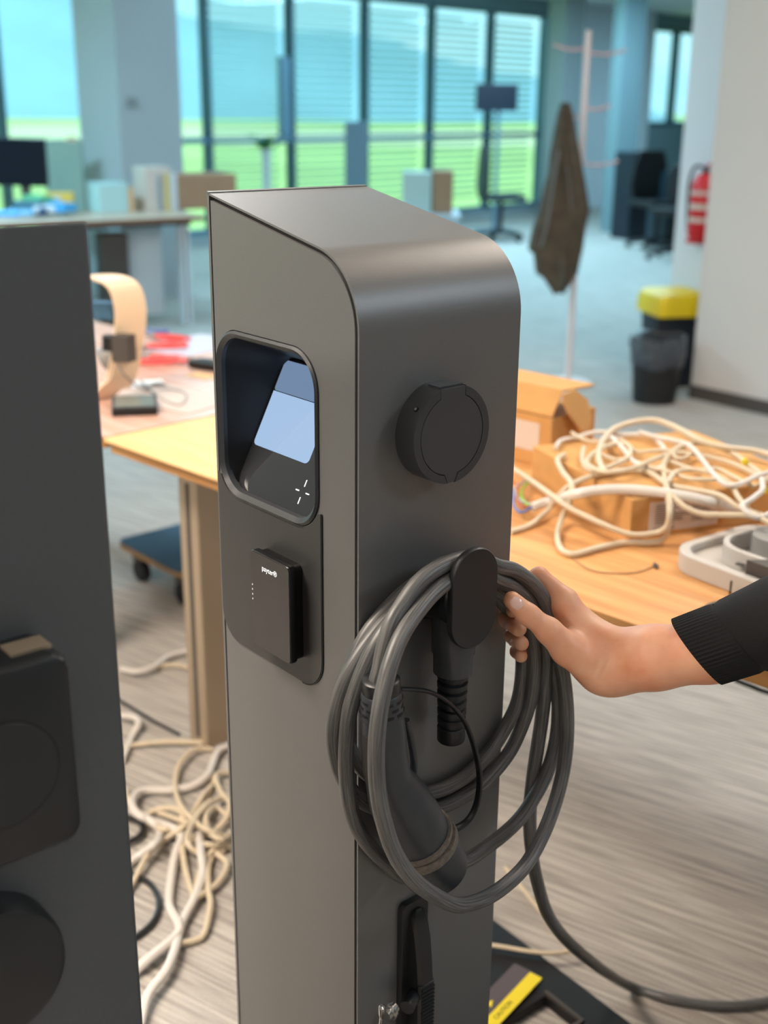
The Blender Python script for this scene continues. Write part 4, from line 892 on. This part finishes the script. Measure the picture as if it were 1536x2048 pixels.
V, F = tube(spline([ex+UP*(zt2+.02), ex+UP*(zt2+.03)+A_*.07, ex+UP*(zt2-.05)+A_*.10, ex+UP*(zt2-.2)+A_*.095, ex+UP*(zb_+.02)+A_*.08], 5), .008, 8); obj('hose', V, F, M['black'], t, smooth=True)
Geo().box(pf, .20, .27, -.03, 0, .80, .84).obj('wall_bracket', M['base'], t)
Geo().box(lambda x, y, z: ex+A_*x+B_*y+UP*z, -.03, .07, -.03, .03, .735, .757).obj('foot_bracket', M['red'], t)

# ------------------------------------------------------------------ far left desks and their clutter
fo = np.array([-3.6, 9.75, 0]); q1 = np.array([-1.25, 8.30, 0])
fux = (q1-fo); fl2 = np.linalg.norm(fux); fux /= fl2; fuy = np.array([-fux[1], fux[0], 0])
fo = onz(-60, 452, .72)*np.array([1, 1, 0]); q1 = onz(412, 432, .72)*np.array([1, 1, 0]); fux = q1-fo; fl2 = np.linalg.norm(fux); fux /= fl2; fuy = np.array([-fux[1], fux[0], 0])
FD = lambda x, y, z: fo+fux*x+fuy*y+np.array([0, 0, float(z)])
desk('desk', FD, fl2, .75, 'long blurred desk before the square column, loaded with boxes and papers', wood('far_desk_top', lin(186, 160, 140), lin(204, 178, 156), 30), wood('far_desk_edge', lin(120, 88, 70), lin(140, 106, 86), 30), (fl2*.42, fl2-.12), .03, M['bluewhite'])
Geo().box(FD, fl2*.69, fl2-.2, .3, .32, .05, .685).obj('modesty_panel', M['bluewhite'], [o for o in bpy.data.objects if o.name == 'desk.002'][0])
f = FD; tag(Geo().box(FD, fl2*.56, fl2*.68, .15, .29, 0, .62).obj('pedestal_drawer', M['base'], bevel=.01), 'dark drawer unit under the far desk', 'cabinet')
def fpos(x, y, z=.72): p = onz(x, y, z)-fo; return float(np.dot(p, fux)), float(np.dot(p, fuy))
def fbox(nm, x0, x1, yb, h, m, lab, cat, dep=.2, group=None, bevel=.004, lid=None):
    a, b = fpos(x0, yb)[0], fpos(x1, yb)[0]; dd = min(max(fpos((x0+x1)/2, yb)[1], .03), .5)
    o = Geo().box(FD, a, b, dd, dd+dep, .7201, .7201+h).obj(nm, m, bevel=bevel); tag(o, lab, cat, group); return o
bx = fbox('cardboard_box', 312, 452, 412, .235, M['cardfar'], 'brown cardboard box at the right end of the far desk', 'box', .3, 'boxes on the far desk')
a, b = fpos(312, 412)[0], fpos(452, 412)[0]; dd = max(fpos(380, 412)[1], .03)
Geo().box(FD, a+.2, a+.26, dd-.002, dd, .80, .95).obj('tape_strip', M['paleoak'], bx)
Geo().box(FD, a-.005, b+.005, dd-.06, dd+.0, .952, .956).obj('open_flap', M['cardfar'], bx)
fbox('file_box', 205, 262, 405, .29, M['label'], 'cream file box behind the folders on the far desk', 'box', .22, 'boxes on the far desk')
for k, (x0, x1, h, c, lab) in enumerate(((262, 280, .24, lin(206, 214, 222), 'white lever file beside the cream file box'), (281, 296, .25, lin(206, 186, 110), 'mustard lever file in the middle of the files'), (297, 312, .245, lin(200, 206, 214), 'grey white lever file against the cardboard box'), (136, 200, .19, lin(176, 206, 206), 'pale turquoise folder standing upright on the far desk'), (201, 212, .16, lin(222, 170, 120), 'orange folder beside the turquoise one'))):
    fbox('folder', x0, x1, 412, h, mat('folder_board', c, .6), lab, 'folder', .24, 'files on the far desk')
rk = random.Random(9)
labs = ['sky blue packet nearest the left frame edge', 'light blue packet under the black monitor', 'dark blue packet in the middle of the paper pile', 'white packet on top of the paper pile', 'blue packet at the right of the paper pile', 'teal packet at the front of the paper pile', 'pale blue packet behind the others', 'green packet at the left frame edge', 'yellow packet below the monitor']
for k in range(9):
    x = (15, 45, 75, 95, 125, 60, 30, 5, 52)[k]; c = (lin(90, 170, 225), lin(140, 200, 240), lin(50, 80, 120), lin(220, 230, 236), lin(70, 160, 220), lin(60, 110, 130), lin(170, 210, 236), lin(110, 190, 140), lin(226, 186, 80))[k]
    fx, fy = fpos(x, 432 if k < 6 else 410); p = FD(fx, max(.08, min(fy, .6)), .7205+.012*k*.6); fr = frame(p, rk.uniform(-40, 40))
    o = Geo().box(fr, -.09, .09, -.05, .05, 0, .03+.006*k).obj('paper_packet', mat('packet', c, .5), bevel=.004); tag(o, labs[k], 'packet', 'packets heaped on the far desk')
mo = ony(45, 325, 8.15); t = thing('monitor', (mo[0], mo[1], .72), 'black monitor on the far desk at the left frame edge', 'monitor', 'monitors')
mfr = frame((mo[0], mo[1], 0), -12)
Geo().box(mfr, -.30, .17, -.02, .02, mo[2]-.15, mo[2]+.155).obj('screen', M['mon'], t, bevel=.006)
Geo().box(mfr, -.03, .03, .0, .03, .735, mo[2]-.14).obj('monitor_neck', M['base'], t); Geo().box(mfr, -.12, .12, -.08, .1, .7201, .735).obj('monitor_foot', M['base'], t)
mo = ony(128, 328, 9.0); mfr = frame((mo[0], mo[1], 0), -12)
t = thing('desk_divider', (mo[0], mo[1], 0), 'pale green desk divider screen right of the black monitor', 'divider')
Geo().box(mfr, -.15, .15, -.015, .015, mo[2]-.42, mo[2]+.16).obj('divider_panel', mat('sage', lin(140, 162, 150), .8), t, bevel=.006); Geo().box(mfr, -.13, -.1, -.02, .02, 0, mo[2]-.4).box(mfr, .1, .13, -.02, .02, 0, mo[2]-.4).obj('divider_post', M['bluewhite'], t)
# seated person behind the divider (only the crown of the head shows)
hp_ = ony(142, 284, 10.6); HPx = hp_
t = thing('person', (HPx[0], HPx[1]+.05, 0), 'person seated far behind the desk divider, only the top of the dark-haired head showing', 'person')
prs = [((0, 0, .45), (0, 0, .62), .15, .15), ((0, 0, .62), (0, 0, .92), .14, .17), ((0, 0, .92), (0, 0, 1.04), .10, .05)]
g = Geo()
sk = [(0, -.3, .12), (0, .2, .14), (0, .45, .15), (0, .6, .155), (0, .8, .17), (0, .93, .16), (0, 1.0, .07), (0, 1.05, .055), (0, 1.09, .07), (-.01, 1.15, .09), (-.01, 1.21, .088), (0, 1.26, .05)]
hz_ = hp_[2]+.02-1.26
V, F = tube([np.array([HPx[0], HPx[1]+y, z+hz_]) for y, z, _ in sk], [r for *_, r in sk], 20, squash=(1, .8)); obj('body', V, F, M['skin'], t, smooth=True)
V, F = tube([np.array([HPx[0], HPx[1]+y, z+hz_]) for y, z, _ in sk[:4]], [r+.012 for *_, r in sk[:4]], 20, squash=(1.15, .85)); obj('shirt', V, F, M['base'], t, smooth=True)
V, F = tube([np.array([HPx[0], HPx[1]+.03, z+hz_]) for z in (1.13, 1.18, 1.23, 1.275)], [.093, .1, .085, .03], 20); obj('hair', V, F, mat('hair', lin(52, 36, 32), .7), t, smooth=True)

# middle distance: boxes, plant, black column speaker, chairs, wall monitor
def gbox(nm, x0, x1, y0, y1, Y, dep, m, lab, cat, group=None, ang=-12, base=None):
    l = ony(x0, y1, Y); r = ony(x1, y1, Y); tp_ = ony(x0, y0, Y); z0_ = l[2] if base is None else base
    fr = frame((l[0], l[1], 0), ang); o = Geo().box(fr, 0, (r[0]-l[0])/math.cos(math.radians(ang)), 0, dep, z0_, tp_[2]).obj(nm, m, bevel=.006); tag(o, lab, cat, group); return o
mt = thing('side_table', (ony(855, 440, 9.6)[0], 9.8, 0), 'white side table carrying two boxes near the blinds', 'table')
tx0 = ony(780, 430, 9.6)[0]; tx1 = ony(920, 430, 9.6)[0]; tz = ony(850, 428, 9.6)[2]
tfr = frame((tx0, 9.5, 0), 0); Geo().box(tfr, 0, tx1-tx0, 0, .6, tz-.03, tz).obj('table_top', M['bluewhite'], mt)
for a in (.04, tx1-tx0-.04):
    for b in (.04, .56): Geo().box(tfr, a-.02, a+.02, b-.02, b+.02, 0, tz-.03).obj('leg', M['bluewhite'], mt)
gbox('printer_box', 805, 862, 345, 428, 9.6, .3, mat('pale_box', lin(176, 196, 190), .6), 'pale printer-like box standing left on the side table', 'box', None, 0)
gbox('brown_box', 864, 905, 342, 428, 9.62, .3, M['cardfar'], 'greyish brown box right of the pale box on the side table', 'box', None, 0)
gbox('floor_speaker', 690, 733, 243, 380, 11.5, .25, M['alum'], 'dark upright cabinet standing before the blinds', 'cabinet', None, 0, base=0)
gbox('dark_case', 564, 582, 112, 272, 13.7, .06, M['alum'], 'narrow dark box fixed on the window mullion', 'case', None, 48, base=None)
pl = thing('potted_plant', (ony(530, 400, 11.)[0], 11., 0), 'small green plant on a slim white pedestal by the windows', 'plant')
pp_ = ony(532, 300, 11.)
V, F = tube([np.array([pp_[0], 11., z]) for z in (0, .02, .03, pp_[2]-.05, pp_[2])], [.12, .12, .035, .035, .06], 16); obj('plant_pedestal', V, F, M['bluewhite'], pl, smooth=True)
rl = random.Random(3)
for k in range(16):
    a = rl.uniform(0, 6.28); l = rl.uniform(.10, .2); b0 = np.array([pp_[0], 11., pp_[2]]); dr = np.array([math.cos(a), math.sin(a), 0]); up = rl.uniform(.3, 1.2)
    sd_ = np.array([-dr[1], dr[0], 0])*.025; P = [b0, b0+dr*l*.5+UP*l*up*.6+sd_, b0+dr*l+UP*l*up*.7, b0+dr*l*.5+UP*l*up*.6-sd_]
    P += [p+UP*.004 for p in P]
    obj('leaf', P, [(0, 1, 2, 3), (7, 6, 5, 4), (0, 4, 5, 1), (1, 5, 6, 2), (2, 6, 7, 3), (3, 7, 4, 0)], M['green'], pl)
def office_chair(x, Y, ytop, ybot, lab, ang=0, m=M['navy']):
    p = ony(x, ybot, Y); z0_, z1_ = ony(x, ybot, Y)[2], ony(x, ytop, Y)[2]
    t = thing('office_chair', (p[0], Y, 0), lab, 'chair', 'office chairs by the windows'); f = frame((p[0], Y, 0), ang)
    V, F = loft([[f(x_, -.02+.04*k-.10*(z-.48)*.4, z) for x_, k in ((-w_, 0), (w_, 0), (w_, 1), (-w_, 1))] for z, w_ in ((.5, .17), (.62, .22), (.85, .20), (z1_, .15))]); obj('backrest', V, F, m, t, smooth=True, bevel=.01)
    V, F = rdesk(-.24, .24, -.46, .0, .44, .50, f, .06); obj('seat', V, F, m, t, bevel=.01)
    V, F = tube([f(0, -.22, .08), f(0, -.22, .44)], .03, 12); obj('gas_lift', V, F, M['black'], t)
    for k in range(5):
        a = math.radians(72*k); V, F = tube([f(0, -.22, .10), f(.28*math.cos(a), -.22+.28*math.sin(a), .06)], [.025, .018], 8); lg = obj('base_leg', V, F, M['black'], t)
        V, F = tube([f(.28*math.cos(a)-.02, -.22+.28*math.sin(a), .03), f(.28*math.cos(a)+.02, -.22+.28*math.sin(a), .03)], .03, 10); obj('castor', V, F, M['black'], lg)
office_chair(962, 13.6, 292, 430, 'navy office chair before the third blind, left of the coat stand', 100)
office_chair(1290, 13.2, 300, 450, 'dark office chair at the left among the far right cabinets', 20, M['black'])
office_chair(1370, 12.2, 330, 450, 'dark office chair half hidden by the white pier', -30, M['black'])
mo = ony(1000, 195, 14.6); t = thing('monitor', (mo[0], mo[1], 0), 'dark monitor on a tall thin stand before the right hand blind', 'monitor', 'monitors')
mfr = frame((mo[0], mo[1], 0), 20); Geo().box(mfr, -.30, .22, -.02, .02, mo[2]-.15, mo[2]+.15).obj('screen', M['navy'], t, bevel=.006)
Geo().box(mfr, -.02, .02, .02, .05, 0, mo[2]).obj('stand_pole', M['alum'], t); Geo().box(mfr, -.2, .2, -.1, .2, 0, .02).obj('stand_foot', M['alum'], t)
gbox('dark_cabinet', 1256, 1318, 305, 458, 13.8, .3, M['navy'], 'dark cabinet between the far pillar and the chairs', 'cabinet', 'dark cabinets under the far windows', 30, base=0)
gbox('dark_cabinet', 1330, 1400, 345, 462, 13.1, .3, mat('teal_black', lin(32, 50, 60), .4), 'lower teal black cabinet behind the white pier', 'cabinet', 'dark cabinets under the far windows', 30, base=0)

# ------------------------------------------------------------------ hand and arm
def hand():
    H = lambda x, y, Y: ony(x, y, Y)
    segs = []   # (a, b, ra, rb, group)
    S = lambda a, b, ra, rb, g: segs.append((a, b, ra, rb, g))
    # forearm and wrist, group 0 = body, others blend softly to it only
    S(H(1510, 1268, 1.13), H(1420, 1298, 1.142), .030, .0315, 0)
    S(H(1420, 1298, 1.142), H(1310, 1317, 1.155), .0312, .0290, 0)
    S(H(1310, 1320, 1.155), H(1235, 1336, 1.172), .0285, .0245, 0)
    S(H(1430, 1302, 1.162), H(1220, 1340, 1.190), .0255, .0225, 0)
    S(H(1300, 1303, 1.165), H(1215, 1292, 1.185), .0220, .0200, 0)
    # palm
    S(H(1222, 1338, 1.175), H(1160, 1290, 1.190), .0235, .0230, 0)
    S(H(1185, 1285, 1.198), H(1128, 1208, 1.212), .0215, .0165, 0)
    S(H(1190, 1310, 1.205), H(1135, 1255, 1.225), .0200, .0150, 0)
    S(H(1195, 1345, 1.195), H(1140, 1300, 1.220), .0180, .0140, 0)
    # thenar and thumb
    S(H(1200, 1350, 1.165), H(1135, 1298, 1.166), .0185, .0180, 1)
    S(H(1135, 1298, 1.166), H(1098, 1262, 1.158), .0175, .0140, 1)
    S(H(1098, 1262, 1.158), H(1058, 1230, 1.156), .0132, .0108, 1)
    S(H(1058, 1230, 1.156), H(1024, 1200, 1.158), .0112, .0094, 1)
    # index
    S(H(1130, 1200, 1.212), H(1078, 1152, 1.226), .0130, .0102, 2)
    S(H(1078, 1152, 1.226), H(1022, 1182, 1.222), .0098, .0088, 2)
    S(H(1022, 1182, 1.222), H(1026, 1222, 1.192), .0086, .0076, 2)
    # middle
    S(H(1132, 1235, 1.225), H(1080, 1205, 1.250), .0125, .0102, 3)
    S(H(1080, 1205, 1.250), H(1014, 1238, 1.212), .0100, .0090, 3)
    S(H(1014, 1238, 1.212), H(1037, 1257, 1.184), .0096, .0090, 3)
    # ring
    S(H(1140, 1265, 1.225), H(1090, 1250, 1.252), .0120, .0095, 4)
    S(H(1090, 1250, 1.252), H(1026, 1273, 1.214), .0094, .0084, 4)
    S(H(1026, 1273, 1.214), H(1043, 1287, 1.188), .0088, .0082, 4)
    # little
    S(H(1145, 1292, 1.222), H(1098, 1285, 1.250), .0110, .0085, 5)
    S(H(1098, 1285, 1.250), H(1034, 1303, 1.218), .0084, .0074, 5)
    S(H(1034, 1303, 1.218), H(1042, 1312, 1.192), .0078, .0074, 5)
    P = np.array([s[0] for s in segs]+[s[1] for s in segs]); lo = P.min(0)-.045; hi = P.max(0)+.045; hs = .0015
    dims = np.ceil((hi-lo)/hs).astype(int); X, Y, Z = np.meshgrid(*[lo[i]+hs*np.arange(dims[i]) for i in range(3)], indexing='ij')
    G = np.stack([X, Y, Z], -1).astype(np.float32)
    def rc(a, b, ra, rb):
        ba = (b-a).astype(np.float32); L2 = float(ba@ba); pa = G-a.astype(np.float32); t = np.clip((pa@ba)/L2, 0, 1)
        return np.linalg.norm(pa-t[..., None]*ba, axis=-1)-(ra+(rb-ra)*t)
    def smin(a, b, k):
        h = np.clip(.5+.5*(b-a)/k, 0, 1); return b+(a-b)*h-k*h*(1-h)
    def grp(gid, k):
        d = None
        for s in segs:
            if s[4] != gid: continue
            e = rc(*s[:4]); d = e if d is None else smin(d, e, k)
        return d
    D = grp(0, .022)
    D = smin(D, grp(1, .006), .012)
    fing = None
    for gid in (2, 3, 4, 5):
        e = grp(gid, .004); e = smin(e, D, .008) if gid == 2 else smin(e, D, .008)
        fing = e if fing is None else np.minimum(fing, e)
    D = np.minimum(D, fing)
    # little creases: thumb joint, wrist
    def crease(p, n, w_, dp, rad):
        d = (G-p)@n; r_ = np.linalg.norm(G-p, axis=-1); return dp*np.exp(-(d/w_)**2)*np.exp(-(r_/rad)**2)
    tj = H(1058, 1230, 1.146); td = H(1024, 1200, 1.158)-H(1058, 1230, 1.156); td /= np.linalg.norm(td)
    for o_ in (-.0035, 0, .0035): D = D+crease(tj+td*o_, td, .0008, .0006, .011).astype(np.float32)
    wj = H(1205, 1335, 1.15); wd_ = H(1235, 1336, 1.172)-H(1160, 1300, 1.172); wd_ /= np.linalg.norm(wd_)
    for o_ in (-.006, .002): D = D+crease(wj+wd_*o_, wd_, .0014, .0007, .03).astype(np.float32)
    # surface nets
    s = D < 0; nx, ny, nz_ = D.shape
    c = np.zeros((nx-1, ny-1, nz_-1), int)
    for i in (0, 1):
        for j in (0, 1):
            for k in (0, 1): c += s[i:nx-1+i, j:ny-1+j, k:nz_-1+k]
    act = (c > 0) & (c < 8); idx = -np.ones(act.shape, int); ii = np.argwhere(act); idx[act] = np.arange(len(ii))
    acc = np.zeros((len(ii), 3)); cnt = np.zeros(len(ii))
    corners = [(i, j, k) for i in (0, 1) for j in (0, 1) for k in (0, 1)]
    for a in corners:
        for ax_ in range(3):
            if a[ax_] == 1: continue
            b = list(a); b[ax_] = 1; b = tuple(b)
            va = D[ii[:, 0]+a[0], ii[:, 1]+a[1], ii[:, 2]+a[2]]; vb = D[ii[:, 0]+b[0], ii[:, 1]+b[1], ii[:, 2]+b[2]]
            m_ = (va < 0) != (vb < 0); t = np.where(m_, va/(va-vb+1e-12), 0)
            p = np.repeat(np.array([a], float), len(ii), 0); p[:, ax_] = t
            acc[m_] += p[m_]; cnt[m_] += 1
    Vv = lo+hs*(ii+acc/cnt[:, None])
    Fq = []
    for ax_ in range(3):
        o1, o2 = [(1, 2), (2, 0), (0, 1)][ax_]
        sl0 = [slice(None)]*3; sl1 = [slice(None)]*3; sl0[ax_] = slice(0, -1); sl1[ax_] = slice(1, None)
        ch = s[tuple(sl0)] != s[tuple(sl1)]; e = np.argwhere(ch)
        e = e[(e[:, o1] > 0) & (e[:, o2] > 0) & (e[:, o1] < D.shape[o1]-1) & (e[:, o2] < D.shape[o2]-1)]
        q = []
        for d1, d2 in ((0, 0), (-1, 0), (-1, -1), (0, -1)):
            f_ = e.copy(); f_[:, o1] += d1; f_[:, o2] += d2; q.append(idx[f_[:, 0], f_[:, 1], f_[:, 2]])
        q = np.stack(q, 1); inside = s[e[:, 0], e[:, 1], e[:, 2]]; q[~inside] = q[~inside][:, ::-1]
        Fq.append(q[(q >= 0).all(1)])
    Fq = np.concatenate(Fq)
    # light smoothing
    nb = np.zeros_like(Vv); nc = np.zeros(len(Vv))
    for it in range(3):
        nb[:] = 0; nc[:] = 0
        for k in range(4):
            a = Fq[:, k]; b = Fq[:, (k+1) % 4]; np.add.at(nb, a, Vv[b]); np.add.at(nc, a, 1); np.add.at(nb, b, Vv[a]); np.add.at(nc, b, 1)
        ok = nc > 0; Vv[ok] = Vv[ok]*.5+.5*nb[ok]/nc[ok][:, None]
    return Vv, Fq
per = thing('person', ony(1400, 1300, 1.13), 'right hand and forearm in a black ribbed sleeve, gripping the coiled cable', 'person')
Vv, Fq = hand()
me = bpy.data.meshes.new('hand_and_forearm'); me.from_pydata((Vv-np.array(per['wl'])).tolist(), [], Fq.tolist())
b = bmesh.new(); b.from_mesh(me); bmesh.ops.recalc_face_normals(b, faces=b.faces); b.to_mesh(me); b.free()
for p in me.polygons: p.use_smooth = True
me.materials.append(M['skin']); ho = bpy.data.objects.new('hand_and_forearm', me); C.objects.link(ho); ho.parent = per; ho['wl'] = list(per['wl'])
def nail(c, along, side, nrm, l, w_):
    along = along/np.linalg.norm(along); side = side-along*np.dot(side, along); side /= np.linalg.norm(side); nn = np.cross(along, side)
    if np.dot(nn, nrm) < 0: nn = -nn
    Ls = []
    for t in np.linspace(-1, 1, 8):
        ww = w_*(1-.42*max(0, t)**3-.40*max(0, -t)**3); Ls.append([c+along*l*t+side*ww*s_+nn*(w_*.35*(1-s_*s_)-.10*l*t*t) for s_ in np.linspace(-1, 1, 9)])
    Ls2 = [[p-nn*.0018 for p in r_] for r_ in Ls]
    V = [p for r_ in Ls for p in r_]+[p for r_ in Ls2 for p in r_]; F = []; n = 9; m_ = 8
    for i in range(m_-1):
        for j in range(n-1):
            F.append((i*n+j, i*n+j+1, (i+1)*n+j+1, (i+1)*n+j)); k = m_*n; F.append((k+i*n+j, k+(i+1)*n+j, k+(i+1)*n+j+1, k+i*n+j+1))
    obj('fingernail', V, F, M['nail'], ho, smooth=True)
def toward(p): v = CAM-p; return v/np.linalg.norm(v)
ct_ = ony(1029, 1202, 1.1505); al_ = ony(1024, 1200, 1.158)-ony(1058, 1230, 1.156); al_ /= np.linalg.norm(al_)
nr_ = toward(ct_)*.85+np.array([-.3, 0, .35])
for c_, a_, nr, l_, w_, bk in ((ony(1029, 1204, 1.158), al_, nr_, .0068, .0058, .0112), (ony(1028, 1254, 1.195), ony(1036, 1259, 1.184)-ony(1014, 1238, 1.212), toward(ct_)*.9+np.array([-.5, 0, -.1]), .0048, .0044, .0108), (ony(1036, 1286, 1.198), ony(1043, 1289, 1.188)-ony(1026, 1273, 1.214), toward(ct_)*.9+np.array([-.5, 0, -.1]), .0044, .0041, .0101)):
    nr = nr-a_/np.linalg.norm(a_)*np.dot(nr, a_/np.linalg.norm(a_)); nr /= np.linalg.norm(nr)
    nail(c_+nr*(bk-.0012), a_, np.cross(a_, nr), nr, l_, w_)
# sleeve
sl = [(1392, 1300, 1.137, .0), (1400, 1298, 1.136, 1), (1440, 1290, 1.132, 1), (1485, 1268, 1.127, 1), (1500, 1262, 1.126, 2), (1540, 1250, 1.12, 2), (1600, 1235, 1.11, 2), (1700, 1210, 1.09, 2), (1850, 1170, 1.06, 2)]
axd = ony(1485, 1268, 1.127)-ony(1392, 1300, 1.137); axd /= np.linalg.norm(axd)
side_ = np.cross(axd, toward(ony(1400, 1300, 1.137))); side_ /= np.linalg.norm(side_); fwd = np.cross(side_, axd)
def ringp(c, r, rib, n=180, dep=0, skew=0., sk=1.):
    o = []
    for k in range(n):
        a = 2*math.pi*k/n; rr = r*(1+(.014*math.cos(60*a) if rib else 0)); o.append(c+side_*rr*math.cos(a)*sk+fwd*rr*math.sin(a)+axd*skew*math.cos(a))
    return o
cu0 = ony(1393, 1303, 1.140); cuff = []
for t, r, rb in ((.004, .0375, 0), (0, .0390, 0), (.0003, .0402, 1), (.02, .0408, 1), (.040, .0412, 1), (.046, .0406, 0)):
    cuff.append(ringp(cu0+axd*t, r, rb, skew=.012))
V, F = loft(cuff, False, False); obj('ribbed_cuff', V, F, M['cloth'], per, smooth=True)
slv = []
rs_ = random.Random(1)
for t, r in ((.0455, .0402), (.049, .0420), (.053, .0435), (.075, .0460), (.10, .048), (.15, .052), (.22, .054), (.30, .058)):
    L_ = []
    for k in range(120):
        a = 2*math.pi*k/120; rr = r*(1+.02*math.sin(3*a+t*40)+.012*math.sin(5*a-t*60)); L_.append(cu0+axd*t+side_*rr*math.cos(a)+fwd*rr*math.sin(a)+axd*.012*math.cos(a))
    slv.append(L_)
V, F = loft(slv, False, True); obj('sleeve', V, F, M['cloth'], per, smooth=True)

for o in bpy.data.objects:
    if 'wl' in o: del o['wl']
